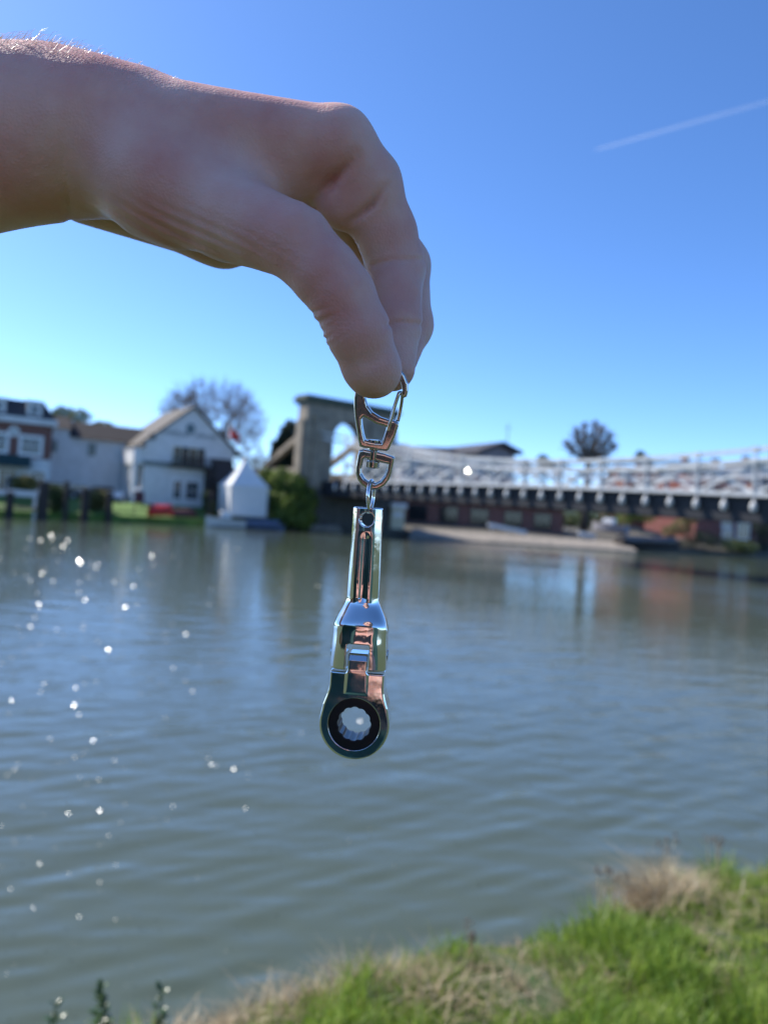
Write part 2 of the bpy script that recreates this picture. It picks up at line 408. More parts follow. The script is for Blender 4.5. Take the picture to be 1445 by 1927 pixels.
# ------------------------------------------------------------------ suspension bridge
U = Vector((0.6, -0.8, 0)); FW = Vector((0.8, 0.6, 0)); BP0 = Vector((-7.1, 78.0, 0))
def bp_(s, w, z): return BP0 + U * s + FW * w + Vector((0, 0, z))
zn = lambda s: 5.4 - 0.00021 * s * s
zc = lambda s: 6.4 + 0.0033 * (s - 34) ** 2
bridge = thing('suspension_bridge', bp_(0, 0, 0), 'white suspension bridge with criss-cross railings and stone arch tower crossing the river', 'bridge')
DW = 7.6
balls = [46 - 1.71 * i for i in range(-13, 26)]
deck = MB()
for s0, s1 in zip(np.linspace(0, 68, 21)[:-1], np.linspace(0, 68, 21)[1:]):
    q = []
    for dz in (-0.22, 0.0):
        q += [bp_(s0, .2, zn(s0) + dz), bp_(s1, .2, zn(s1) + dz), bp_(s1, DW - .2, zn(s1) + dz), bp_(s0, DW - .2, zn(s0) + dz)]
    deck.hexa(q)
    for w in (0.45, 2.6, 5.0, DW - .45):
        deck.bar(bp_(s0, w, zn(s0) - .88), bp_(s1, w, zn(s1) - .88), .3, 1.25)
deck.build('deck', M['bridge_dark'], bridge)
g0 = None
for s in balls:
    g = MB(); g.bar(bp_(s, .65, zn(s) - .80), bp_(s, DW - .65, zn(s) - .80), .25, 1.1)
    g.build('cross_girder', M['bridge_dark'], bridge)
    for w in (0, DW):
        e = MB()
        e.lathe([(0.0, -.08), (.06, -.08), (.06, -.34), (.13, -.40), (.18, -.52), (.20, -.66), (.18, -.80), (.12, -.90), (0, -.94)], bp_(s, w, zn(s)), 12)
        e.build('beam_end', M['bridge_paint'], bridge, True)
nodes = balls[1::2]
for w in (0, DW):
    c = MB(); t = MB()
    for a, b_ in zip(nodes[:-1], nodes[1:]):
        c.bar(bp_(a, w, zn(a) + .05), bp_(b_, w, zn(b_) + .05), .26, .24)
        t.bar(bp_(a, w, zn(a) + 1.8), bp_(b_, w, zn(b_) + 1.8), .26, .2)
        t.bar(bp_(a, w, zn(a) + 1.36), bp_(b_, w, zn(b_) + 1.36), .06, .07)
    c.build('bottom_chord', M['bridge_paint'], bridge); t.build('handrail', M['bridge_paint'], bridge)
    for i, (a, b_) in enumerate(zip(nodes[:-1], nodes[1:])):
        for p, q in (((a, .12), (b_, 1.72)), ((a, 1.72), (b_, .12))):
            d = MB(); d.bar(bp_(p[0], w + (.07 if p[1] < 1 else -.07), zn(p[0]) + p[1]), bp_(q[0], w + (.07 if p[1] < 1 else -.07), zn(q[0]) + q[1]), .09, .16)
            d.build('lattice_bar', M['bridge_paint'], bridge)
    for s in nodes:
        p = MB(); p.bar(bp_(s, w, zn(s) + .17), bp_(s, w, zn(s) + 1.7), .16, .16, up=U); p.build('railing_post', M['bridge_paint'], bridge)
        h = MB(); h.bar(bp_(s, w - .16, zn(s) + .2), bp_(s, w - .16, zc(s) + .65), .09, .09, up=U); h.build('hanger', M['bridge_paint'], bridge)
    for dz in (0, .62):
        for a, b_ in zip(nodes[:-1], nodes[1:]):
            k = MB()
            for off in (-.09, .09): k.bar(bp_(a, w + off - .16, zc(a) + dz), bp_(b_, w + off - .16, zc(b_) + dz), .07, .22)
            k.build('chain_link', M['bridge_paint'], bridge)
        a = nodes[-1]; k = MB(); k.bar(bp_(a, w - .16, zc(a) + dz), bp_(0, w - .16, zc(0) + dz - .3), .22, .22); k.build('chain_link', M['bridge_paint'], bridge)
        for s in nodes:
            k = MB(); k.box(bp_(s, w - .16, zc(s) + dz - .16), U, FW, (.34, .34, .32)); k.build('chain_joint', M['bridge_paint'], bridge)
lamp = None
# tower
W0 = -2.0; TW = 11.8
tw_prof = [(0, 4.6), (0, 13.4), (TW, 13.4), (TW, 4.6), (7.35, 4.6), (7.35, 10.1)]
for k in range(1, 16):
    a = math.pi * k / 16; tw_prof.append((5.425 + 1.925 * math.cos(a), 10.1 + 1.9 * math.sin(a)))
tw_prof += [(3.5, 10.1), (3.5, 4.6)]
def fan_prism(mb, prof, o, e, n, d):
    mb.prism(prof, o, e, n, d)
tower = MB(); fan_prism(tower, tw_prof, bp_(0, W0, 0), FW, -U, 1.7)
tob = tower.build('tower', M['stone'], bridge)
k = MB(); k.box(bp_(-1.1, W0 + TW / 2, -1.0), FW, U, (TW - .1, 3.0, 5.59)); k.build('pier', M['stone_shaded'], tob)
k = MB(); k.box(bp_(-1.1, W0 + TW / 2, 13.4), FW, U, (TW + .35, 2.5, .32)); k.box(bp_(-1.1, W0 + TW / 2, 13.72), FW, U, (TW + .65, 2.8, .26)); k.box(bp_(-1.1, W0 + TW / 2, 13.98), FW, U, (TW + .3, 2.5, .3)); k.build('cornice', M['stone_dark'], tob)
for side in (0, 1):
    k = MB(); w_ = W0 - .16 if side == 0 else W0 + TW + .16
    for z0_, z1_, th in ((4.6, 11.4, .3), (11.4, 11.7, .36)):
        k.box(bp_(-.85, w_, z0_), FW, U, (th, 1.3, z1_ - z0_))
    k.build('buttress', M['stone'], tob)
for w_ in (1.6, 8.95):
    k = MB(); k.box(bp_(.12, W0 + w_, 4.6), FW, U, (1.5, .24, 7.4)); k.build('pilaster', M['stone'], tob); k = MB(); k.box(bp_(.16, W0 + w_, 12.0), FW, U, (1.8, .32, .3)); k.build('capital', M['stone'], tob)
near_tower = tob.copy(); scene.collection.objects.link(near_tower); near_tower.location = U * 69.9
for c_ in list(tob.children):
    n_c = c_.copy(); scene.collection.objects.link(n_c); n_c.parent = near_tower
for w in (0, DW):
    k = MB(); k.bar(bp_(-2.2, w, 11.2), bp_(-12, w, 7.0), .7, .62); k.build('backstay', M['stone'], bridge)
k = MB(); k.box(bp_(-12.3, -.1, 5.6), U, FW, (20, .5, 1.2)); k.box(bp_(-12.3, DW + .1, 5.6), U, FW, (20, .5, 1.2)); k.build('approach_parapet', M['stone'], bridge)
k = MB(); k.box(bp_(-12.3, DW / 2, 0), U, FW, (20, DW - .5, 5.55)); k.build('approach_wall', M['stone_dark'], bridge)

# ------------------------------------------------------------------ buildings
class Facade:
    def __init__(self, A, e): self.A = Vector((A[0], A[1], 0)); self.e = Vector((math.cos(e), math.sin(e), 0)); self.n = Vector((-math.sin(e), math.cos(e), 0))
    def uz(self, px, py):
        d = ray(px, py); t = (self.A - EYE).dot(self.n) / d.dot(self.n); p = EYE + d * t
        return (p - self.A).dot(self.e), p.z
    def P(self, u, w, z): return self.A + self.e * u + self.n * w + Vector((0, 0, z))
def fbox(mb, f, u0, u1, w0, w1, z0, z1): mb.hexa([f.P(u, w, z) for z in (z0, z1) for u, w in ((u0, w0), (u1, w0), (u1, w1), (u0, w1))])
def window(f, parent, u0, z0, u1, z1, cols=2, rows=2, name='window', fm='white_paint', bw=.11):
    fr = MB()
    fbox(fr, f, u0 - bw, u0, -.07, .02, z0 - bw, z1 + bw); fbox(fr, f, u1, u1 + bw, -.07, .02, z0 - bw, z1 + bw)
    fbox(fr, f, u0, u1, -.07, .02, z1, z1 + bw); fbox(fr, f, u0, u1, -.07, .02, z0 - bw, z0)
    for i in range(1, cols): u = u0 + (u1 - u0) * i / cols; fbox(fr, f, u - .035, u + .035, -.055, .02, z0, z1)
    for i in range(1, rows): z = z0 + (z1 - z0) * i / rows; fbox(fr, f, u0, u1, -.05, .015, z - .03, z + .03)
    o = fr.build(name, M[fm], parent)
    p = MB(); fbox(p, f, u0, u1, -.03, -.01, z0, z1); p.build('pane', M['glass'], o)
    return o
def win_px(f, parent, x0, y0, x1, y1, **k):
    xm, ym = (x0 + x1) / 2, (y0 + y1) / 2
    u0 = f.uz(x0, ym)[0]; u1 = f.uz(x1, ym)[0]; z1 = f.uz(xm, y0)[1]; z0 = f.uz(xm, y1)[1]
    return window(f, parent, u0, z0, u1, z1, **k)

# brick hotel wing on the left
fA = Facade(at(0, 930, 70).xy, R(30))
hotel = thing('brick_hotel', (fA.A.x, fA.A.y, 1.9), 'dark brick house with mansard roof and white dormers beside the white wing', 'building')
u1 = fA.uz(97, 850)[0]; u0 = u1 - 16
zc0 = fA.uz(50, 797)[1]; zaw = fA.uz(50, 862)[1]
k = MB(); fbox(k, fA, u0, u1, 0, 9, zaw, zc0); wall = k.build('brick_wall', M['brick'], hotel)
k = MB(); fbox(k, fA, u0, u1 + .02, .03, 9, 1.2, zaw - .005); k.build('ground_floor_wall', M['white_wall'], hotel)
k = MB(); fbox(k, fA, u0 - .4, u1 + .4, -.45, 9.3, zc0 + .004, zc0 + .55); k.build('cornice', M['white_wall'], hotel)
zt = fA.uz(40, 751)[1]
k = MB()
k.hexa([fA.P(u0 - .3, -.3, zc0 + .56), fA.P(u1 + .3, -.3, zc0 + .56), fA.P(u1 + .3, 9.2, zc0 + .56), fA.P(u0 - .3, 9.2, zc0 + .56),
        fA.P(u0 + .6, .9, zt), fA.P(u1 - .8, .9, zt), fA.P(u1 - .8, 8, zt), fA.P(u0 + .6, 8, zt)])
roof = k.build('mansard_roof', M['roof_dark'], hotel)
for x0, x1, yy0, yy1 in ((51, 80, 757, 792), (-16, 12, 750, 785), (-85, -57, 741, 776)):
    a = fA.uz((x0 + x1) / 2, (yy0 + yy1) / 2); ua, ub = fA.uz(x0, (yy0 + yy1) / 2)[0], fA.uz(x1, (yy0 + yy1) / 2)[0]
    zb = zc0 + .58; zd = fA.uz((x0 + x1) / 2, yy0)[1]
    k = MB(); fbox(k, fA, ua, ub, -.12, 1.6, zb, zd); fbox(k, fA, ua - .15, ub + .15, -.25, 1.7, zd + .004, zd + .16)
    d = k.build('dormer', M['white_wall'], hotel)
    fD = Facade(fA.P(0, -.13, 0).xy, R(30)); window(fD, d, ua + .3, zb + .35, ub - .3, zd - .25, 2, 2)
for x0, yy0, x1, yy1 in ((42, 825, 75, 853), (-20, 817, 11, 846), (-82, 808, -50, 838)): win_px(fA, hotel, x0, yy0, x1, yy1, cols=3, bw=.3)
uc, zc_ = fA.uz(27, 812)
k = MB(); pr = [(uc + .48 * math.cos(2 * math.pi * i / 20), zc_ + .48 * math.sin(2 * math.pi * i / 20)) for i in range(20)]
k.prism(pr, fA.P(0, -.06, 0), fA.e, fA.n, .05); rw = k.build('round_plaque', M['white_paint'], hotel)
k = MB(); pr = [(uc + .2 * math.cos(2 * math.pi * i / 16), zc_ + .2 * math.sin(2 * math.pi * i / 16)) for i in range(16)]
k.prism(pr, fA.P(0, -.09, 0), fA.e, fA.n, .028); k.build('plaque_centre', M['band_grey'], rw)
ua, ub = u0, fA.uz(58, 865)[0]
k = MB(); k.hexa([fA.P(ua, -1.6, zaw - .9), fA.P(ub, -1.6, zaw - .9), fA.P(ub, 0, zaw - .8), fA.P(ua, 0, zaw - .8), fA.P(ua, -1.55, zaw - .8), fA.P(ub, -1.55, zaw - .8), fA.P(ub, -.005, zaw + .25), fA.P(ua, -.005, zaw + .25)])
k.build('awning', M['green_awning'], hotel)
for x0, yy0, x1, yy1 in ((-40, 880, -12, 925), (-3, 884, 30, 925), (62, 888, 84, 918)): win_px(fA, hotel, x0, yy0, x1, yy1, cols=2, rows=3, bw=.2)

# white wing with the dark roof
fB = Facade(at(97, 900, 78).xy, R(30))
wing = thing('white_wing', (fB.A.x, fB.A.y, 1.9), 'long white rendered wing with dark brown roof and one small window', 'building')
ua = fB.uz(90, 850)[0]; ub = fB.uz(262, 850)[0]; um = fB.uz(129, 850)[0]
ze = fB.uz(190, 827)[1]; zr = fB.uz(190, 799)[1]; zr2 = fB.uz(105, 779)[1]; ze2 = fB.uz(112, 806)[1]
k = MB(); fbox(k, fB, ua, um, 0, 7, 1.5, ze2); fbox(k, fB, um + .003, ub, .002, 7, 1.5, ze); k.build('wall', M['white_wall'], wing)
k = MB(); k.prism([(0, 0), (0, 0)], (0, 0, 0), fB.e, fB.n, 1) if False else None
k.hexa([fB.P(um + .25, -.5, ze - .1), fB.P(ub + 2, -.5, ze - .1), fB.P(ub + 2, 7.4, ze - .1), fB.P(um + .25, 7.4, ze - .1), fB.P(um + .25, 2.2, zr + .25), fB.P(ub + 2, 2.2, zr + .25), fB.P(ub + 2, 4, zr + .25), fB.P(um + .25, 4, zr + .25)])
k.build('roof', M['roof_brown'], wing)
k = MB(); k.hexa([fB.P(ua - .2, -.4, ze2), fB.P(um + .2, -.4, ze2), fB.P(um + .2, 7.4, ze2), fB.P(ua - .2, 7.4, ze2), fB.P(ua - .2, 1.8, zr2), fB.P(um + .2, 1.8, zr2), fB.P(um + .2, 4, zr2), fB.P(ua - .2, 4, zr2)])
k.build('tall_roof', M['roof_brown'], wing)
win_px(fB, wing, 168, 836, 179, 856, fm='band_grey', cols=2, rows=2)
k = MB(); a = fB.uz(101, 828); b_ = fB.uz(107, 850); fbox(k, fB, a[0], b_[0], -.3, -.004, b_[1], a[1]); k.build('wall_box', M['band_grey'], wing)

# white gabled restaurant
ES = R(32)
cx = at(268, 930, 77); fC = Facade(cx.xy, ES)
gable = thing('gabled_restaurant', (fC.A.x, fC.A.y, 1.8), 'white gabled riverside building with balcony and grey lettering under its apex', 'building')
ur = fC.uz(441, 850)[0]
ua_, za_ = fC.uz(365, 768)
zl = fC.uz(268, 829)[1]
zrr = za_ - (za_ - zl) * (ur - ua_) / ua_
DL = 12.0
k = MB(); k.prism([(0, 1.2), (0, zl), (ua_, za_), (ur, zrr), (ur, 1.2)], fC.P(0, 0, 0), fC.e, fC.n, DL); k.build('wall', M['white_wall'], gable)
sl = (za_ - zl) / ua_
k = MB()
for (a, b_) in ((-.7, ua_), (ur + .7, ua_)):
    zo = za_ - sl * abs(ua_ - a)
    q = [fC.P(a, -.35, zo + .02), fC.P(b_, -.35, za_ + .02), fC.P(b_, DL + .3, za_ + .02), fC.P(a, DL + .3, zo + .02)]
    k.hexa(q + [p + Vector((0, 0, .28)) for p in q])
    q = None
rf = k.build('roof', M['roof_tile'], gable)
zb = fC.uz(330, 876)[1]
k = MB(); fbox(k, fC, -.12, fC.uz(392, 880)[0], -.12, -.005, zb - .25, zb + .28); k.build('band', M['band_grey'], gable)
# balcony with doors
b0, b1 = fC.uz(318, 865)[0], fC.uz(398, 875)[0]
k = MB(); fbox(k, fC, b0, b1, -1.3, -.125, zb - .1, zb + .12); bal = k.build('balcony', M['dark_timber'], gable)
k = MB(); fbox(k, fC, b0, b1, -1.3, -1.24, zb + .95, zb + 1.05)
for u in np.arange(b0, b1, .14): fbox(k, fC, u, u + .04, -1.29, -1.25, zb + .12, zb + .95)
k.build('railing', M['dark_timber'], bal)
z0_, z1_ = zb + .3, fC.uz(350, 843)[1]
w3 = (fC.uz(386, 855)[0] - fC.uz(326, 855)[0])
for i in range(4):
    a = fC.uz(326, 855)[0] + w3 * i / 4
    window(fC, gable, a + .12, z0_, a + w3 / 4 - .12, z1_, 1, 2, 'balcony_door', 'cream' if i in (0, 2) else 'band_grey')
k = MB()
for p0, p1 in (((382, 868), (398, 868)),):
    a, b_ = fC.uz(384, 900)[0], fC.uz(398, 900)[0]
    fbox(k, fC, a, b_, -1.25, -.13, 1.3, zb - .12)
k.build('stair_wall', M['dark_timber'], gable)
k = MB(); a, b_ = fC.uz(399, 870)[0], ur - .1
k.hexa([fC.P(a, -2.2, zb - 1.9), fC.P(b_, -2.2, zb - 1.9), fC.P(b_, -.01, zb - 1.9), fC.P(a, -.01, zb - 1.9), fC.P(a, -2.2, zb - 1.75), fC.P(b_, -2.2, zb - 1.75), fC.P(b_, -.01, zb + 1.2), fC.P(a, -.01, zb + 1.2)])
k.build('lean_to_roof', M['roof_brown'], gable)
k = MB(); fbox(k, fC, a + .1, b_ - .1, -2.1, -.02, 1.2, zb - 1.91); k.build('lean_to_wall', M['dark_timber'], gable)
for x0, yy0, x1, yy1 in ((327, 905, 341, 938), (350, 907, 372, 940)): win_px(fC, gable, x0, yy0, x1, yy1, cols=2, rows=2, bw=.16)
win_px(fC, gable, 284, 817, 292, 826, cols=1, rows=1, fm='band_grey')
# left flank: loggia box lit by the sun, posts below
fS = Facade(fC.P(0, 0, 0).xy, ES + R(90))      # u runs back along the flank, outward is -e
def fl(mb, u0, u1, o0, o1, z0, z1): mb.hexa([fC.A + fC.n * u + fC.e * -o + Vector((0, 0, z)) for z in (z0, z1) for u, o in ((u0, o0), (u1, o0), (u1, o1), (u0, o1))])
zt_, zb_ = fC.uz(268, 845)[1], fC.uz(268, 874)[1]
k = MB(); fl(k, .15, DL - .3, .004, 1.1, zb_, zt_); lg = k.build('loggia', M['white_wall'], gable)
k = MB(); fl(k, .05, DL - .2, .003, 1.2, zt_ + .004, zt_ + .12); k.build('loggia_cap', M['white_paint'], lg)
for u in (.3, 1.6, 4.2, 7.4, 10.8):
    k = MB(); fl(k, u, u + .42, .6, 1.0, 1.2, zb_ - .004); k.build('post', M['white_paint'], gable)
k = MB(); fl(k, 2.2, 10.5, .005, .06, 1.4, zb_ - .3); k.build('doorway', M['glass'], gable)
# lettering and crest under the apex
def text_part(body, f, u, z, size, name):
    cu = bpy.data.curves.new(name, 'FONT'); cu.body = body; cu.size = size; cu.extrude = .03; cu.align_x = 'CENTER'; cu.align_y = 'CENTER'
    to = bpy.data.objects.new('tmp', cu); scene.collection.objects.link(to)
    dg = bpy.context.evaluated_depsgraph_get(); me = bpy.data.meshes.new_from_object(to.evaluated_get(dg))
    bpy.data.objects.remove(to)
    n = f.n; base = f.P(u, -.04, z)
    mtx = Matrix(((f.e.x, 0, -n.x, base.x), (f.e.y, 0, -n.y, base.y), (0, 1, 0, base.z), (0, 0, 0, 1)))
    me.transform(Matrix.Translation(-gable.location) @ mtx)
    return link(name, me, M['letter'], gable)
a = fC.uz(333, 816); text_part('COMPLEAT', fC, a[0], a[1] - .0, .62, 'lettering')
a = fC.uz(388.5, 822); text_part('ANGLER', fC, a[0], a[1], .62, 'lettering')
a = fC.uz(359, 807); k = MB(); pr = [(a[0] + .5 * math.cos(2 * math.pi * i / 20), a[1] + .58 * math.sin(2 * math.pi * i / 20)) for i in range(20)]
k.prism(pr, fC.P(0, -.06, 0), fC.e, fC.n, .05); k.build('crest', M['letter'], gable)

# grey hall beyond the bridge
fH = Facade(at(905, 900, 118).xy, R(24))
hall = thing('grey_hall', (fH.A.x, fH.A.y, 2.2), 'grey gabled hall with dark roof rising behind the middle of the bridge', 'building')
def pt(px, py, Y): return at(px, py, Y)
ap = fH.uz(940, 834); er = fH.uz(976, 853); el = fH.uz(900, 851)
k = MB(); k.prism([(el[0], 2), (el[0], el[1] - .3), (ap[0], ap[1] - .3), (er[0] - .8, er[1] - .3), (er[0] - .8, 2)], fH.P(0, 0, 0), fH.e, fH.n, 26); k.build('wall', M['grey_clad'], hall)
k = MB()
for q0, q1 in ((el, ap), (er, ap)):
    q = [fH.P(q0[0] + (-.6 if q0 is el else 0), -1.2, q0[1] - .28), fH.P(ap[0], -1.2, ap[1] - .28), fH.P(ap[0], 27, ap[1] - .28), fH.P(q0[0] + (-.6 if q0 is el else 0), 27, q0[1] - .28)]
    k.hexa(q + [p + Vector((0, 0, .5)) for p in q])
k.build('roof', M['roof_dark'], hall)
k = MB(); fbox(k, fH, -12, el[0] - .003, 4, 16, 2, el[1] - 1.6); k.build('side_wall', M['grey_clad'], hall)
k = MB(); k.hexa([fH.P(-13, 3, el[1] - 1.6), fH.P(el[0] + .5, 3, el[1] - 1.6), fH.P(el[0] + .5, 17, el[1] - 1.6), fH.P(-13, 17, el[1] - 1.6), fH.P(-13, 9, ap[1] - 1.4), fH.P(el[0] + .5, 9, ap[1] - .6), fH.P(el[0] + .5, 11, ap[1] - .6), fH.P(-13, 11, ap[1] - 1.4)]); k.build('side_roof', M['roof_dark'], hall)
for i in range(4):
    u = el[0] + (er[0] - el[0]) * (.2 + .17 * i); window(fH, hall, u, el[1] - 3.4, u + .9, el[1] - 1.9, 1, 2)
p = at(952, 862, 125); k = MB(); k.tube([(p.x, p.y, 3), (p.x, p.y, at(952, 796, 125).z)], [.14, .08], 6)
k.tube([(p.x - .6, p.y, at(952, 806, 125).z), (p.x + .6, p.y, at(952, 806, 125).z)], .05, 5)
tag(k.build('aerial_mast', M['steel_pole']), 'thin grey aerial mast standing up behind the grey hall roof', 'mast')

def house(name, label, A, ang, Lw, D, z0, ze, zr, wm_, rm, wins=(), chim=None, over=.4):
    f = Facade(A, ang)
    r = thing(name, (A[0], A[1], z0), label, 'house')
    k = MB(); fbox(k, f, 0, Lw, 0, D, z0 - 1, ze)
    k.add([f.P(0, 0, ze), f.P(0, D, ze), f.P(0, D / 2, zr), f.P(Lw, 0, ze), f.P(Lw, D, ze), f.P(Lw, D / 2, zr)], [(0, 2, 1), (3, 4, 5)])
    k.build('wall', M[wm_], r)
    k = MB()
    for a, b_ in ((-over, D / 2), (D + over, D / 2)):
        za = ze - over * (zr - ze) / (D / 2)
        q = [f.P(-over, a, za), f.P(Lw + over, a, za), f.P(Lw + over, b_, zr), f.P(-over, b_, zr)]
        k.hexa(q + [p + Vector((0, 0, .22)) for p in q])
    ro = k.build('roof', M[rm], r)
    if chim:
        for u in chim:
            k = MB(); fbox(k, f, u, u + .9, D / 2 - .4, D / 2 + .4, zr - .6, zr + 1.4); c = k.build('chimney', M[wm_], ro)
            k = MB(); fbox(k, f, u - .08, u + .98, D / 2 - .48, D / 2 + .48, zr + 1.404, zr + 1.55); k.build('cap', M['stone_dark'], ro)
    for w in wins: window(f, r, *w, cols=3, rows=3, bw=.18)
    return r, f
# red brick house below the deck on the right, roofs showing above it
pA = at(1308, 1000, 104); fR = Facade(pA.xy, R(30))
w_ = []
for x0, yy0, x1, yy1 in ((1358, 972, 1376, 990), (1386, 972, 1410, 1012), (1358, 998, 1376, 1012)):
    a = fR.uz(x0, yy1); b_ = fR.uz(x1, yy0); w_.append((a[0], a[1], b_[0], b_[1]))
house('red_brick_house', 'red brick house with white windows seen under the bridge deck', pA.xy, R(30), 11.5, 9, 2.0, at(1330, 915, 104).z, at(1330, 876, 108).z, 'brick_red', 'roof_red', w_, (2, 9))
pB = at(1415, 1000, 112)
house('tiled_house', 'brick house with dark roof at the right edge behind the bridge chains', pB.xy, R(24), 16, 10, 2.0, at(1430, 915, 112).z, at(1430, 878, 117).z, 'brick', 'roof_dark', (), (3,))
pB = at(1180, 980, 125)
house('brick_cottage', 'brown brick cottage whose roof shows through the railing left of the red house', pB.xy, R(18), 9, 8, 2.2, at(1195, 908, 125).z, at(1195, 880, 129).z, 'brick', 'roof_red', (), (4,))
# boathouse in the shade under the bridge
pB = at(700, 990, 90); fT = Facade(pB.xy, R(12))
bh = thing('boathouse', (pB.x, pB.y, 1.2), 'long low brick boathouse with dark openings in the shade under the bridge', 'building')
zt_ = at(800, 935, 92).z
k = MB(); fbox(k, fT, 0, 25, 0, 6, .6, zt_ - .5); k.build('wall', M['brick'], bh)
k = MB(); fbox(k, fT, -.4, 25.4, -.5, 6.4, zt_ - .496, zt_ - .1); k.build('roof', M['roof_brown'], bh)
for i, u in enumerate((4.5, 8.5, 12.5, 17, 21)):
    window(fT, bh, u, 1.9, u + 2.2, zt_ - 1.1, 3, 1, 'boat_door' if i % 2 else 'window', 'dark_timber')

# ------------------------------------------------------------------ trees and plants of the far bank
def leaf_cloud(blobs, n, size, seed=0, up=0.3):
    r = np.random.default_rng(seed)
    blobs = np.array(blobs, float); wts = blobs[:, 3] * blobs[:, 4] * blobs[:, 5]; wts = wts ** .75; wts /= wts.sum()
    c = r.choice(len(blobs), n, p=wts)
    d = r.normal(size=(n, 3)); d /= np.linalg.norm(d, axis=1)[:, None]
    rad = r.uniform(.45, 1.0, n) ** .6
    rad *= 1 + .16 * np.sin(d[:, 0] * 7 + c) * np.sin(d[:, 2] * 6 + 2 * c) + r.normal(0, .05, n)
    P = blobs[c, :3] + d * blobs[c, 3:] * rad[:, None]
    nrm = d * .6 + r.normal(size=(n, 3)) * .7; nrm[:, 2] += up; nrm /= np.linalg.norm(nrm, axis=1)[:, None]
    t = np.cross(nrm, r.normal(size=(n, 3))); t /= np.linalg.norm(t, axis=1)[:, None]; b_ = np.cross(nrm, t)
    s = size * r.uniform(.6, 1.35, n)[:, None]
    V = np.stack([P - t * s, P + b_ * s * .55, P + t * s, P - b_ * s * .55], 1).reshape(-1, 3)
    return V, np.arange(4 * n).reshape(-1, 4)
def shrub(name, label, cat, base, blobs, n, size, m, seed, group=None, trunk=None):
    o = thing(name, base, label, cat, group)
    V, F = leaf_cloud(blobs, n, size, seed)
    np_mesh('foliage', V - np.array(base)[None], F, M[m], o, False)
    k = MB(); bx = Vector(base)
    h = max(b_[2] for b_ in blobs) - base[2]
    for i in range(4):
        t = blobs[i % len(blobs)]
        k.tube([bx, bx + (Vector(t[:3]) - bx) * .5 + Vector((0, 0, .1 * h)), Vector(t[:3])], [trunk or .08, (trunk or .08) * .7, .03], 6)
    k.build('trunk' if trunk else 'stem', M['bark'], o)
    return o
def blob_px(px, py, Y, rx, rz, ry=None):       # a clump of foliage seen at a pixel; radii in pixels
    p = at(px, py, Y); s = Y / FPX
    return (p.x, p.y, p.z, rx * s, (ry or rx) * s, rz * s)

gz = lambda px, Y: at(px, 963, Y)
# evergreen left of the tower
b_ = [blob_px(548, 818, 90, 22, 26), blob_px(560, 845, 90, 26, 30), blob_px(528, 850, 90, 20, 30), blob_px(535, 880, 90, 30, 26), blob_px(575, 880, 90, 26, 30), blob_px(515, 880, 91, 12, 18)]
shrub('evergreen_tree', 'dark evergreen tree standing close behind the stone bridge tower', 'tree', (at(545, 900, 90).x, 90, 2.1), b_, 9000, .26, 'leaf_dark', 1, None, .3)
b_ = [blob_px(502, 902, 78, 18, 20), blob_px(530, 904, 77.5, 26, 22), blob_px(556, 914, 77, 24, 24), blob_px(520, 940, 77, 26, 24), blob_px(552, 950, 76.3, 30, 30), blob_px(578, 945, 76.3, 20, 28), blob_px(535, 970, 76.3, 26, 24), blob_px(570, 975, 76, 24, 22)]
shrub('willow_bush', 'large yellow-green bush overhanging the water left of the bridge', 'bush', (at(545, 990, 77.2).x, 77.2, .2), b_, 14000, .2, 'leaf_bright', 2)
hedges = [
    ('clipped_shrub', 'round clipped shrub in front of the brick hotel', 48, 908, 66, [(48, 905, 20, 12), (38, 910, 14, 12), (60, 912, 14, 12)], 'leaf_olive'),
    ('clipped_shrub', 'tall loose shrub beside the mooring post right of the white jetty', 108, 935, 64, [(100, 925, 12, 14), (114, 935, 13, 18), (106, 950, 14, 14)], 'leaf_hedge'),
    ('clipped_shrub', 'domed golden hedge in front of the white wing', 186, 940, 68, [(186, 936, 19, 14), (176, 948, 14, 12), (198, 948, 12, 12)], 'leaf_olive'),
    ('clipped_shrub', 'dark shrub at the corner left of the white tent', 392, 940, 74.5, [(390, 935, 10, 12), (394, 952, 12, 16), (400, 968, 12, 10)], 'leaf_hedge'),
    ('flowering_shrub', 'yellow flowering shrub between the white tent and the big bush', 484, 955, 77.5, [(482, 952, 14, 10), (492, 962, 14, 12)], 'yellow_bloom'),
    ('clipped_shrub', 'pale green shrub under the bridge beside the parked boat', 1202, 975, 96, [(1190, 962, 22, 12), (1212, 970, 22, 14), (1175, 975, 18, 12)], 'leaf_bright'),
    ('clipped_shrub', 'ochre shrub left of the red brick house', 1296, 985, 98, [(1298, 972, 16, 16), (1280, 990, 18, 14), (1260, 1000, 16, 12)], 'leaf_olive'),
    ('clipped_shrub', 'dark green shrub at the water in front of the red brick house', 1320, 1015, 97, [(1300, 1010, 22, 18), (1325, 1015, 26, 16), (1350, 1022, 26, 14), (1290, 1026, 20, 12)], 'leaf_dark'),
    ('clipped_shrub', 'low green shrub below the windows of the red brick house', 1392, 1025, 99, [(1380, 1026, 22, 12), (1405, 1030, 22, 12)], 'leaf_hedge'),
    ('clipped_shrub', 'tall dark shrub at the right edge under the bridge deck', 1432, 1005, 102, [(1432, 985, 16, 26), (1440, 1015, 16, 24)], 'leaf_dark'),
]
for i, (nm, lb, px, py, Y, bl, m) in enumerate(hedges):
    bb = [blob_px(x, y, Y, rx, rz) for x, y, rx, rz in bl]
    shrub(nm, lb, 'shrub', (at(px, py, Y).x, Y, max(.5, min(q[2] - q[5] for q in bb))), bb, 2600, .11, m, 20 + i, 'shrubs along the far bank')
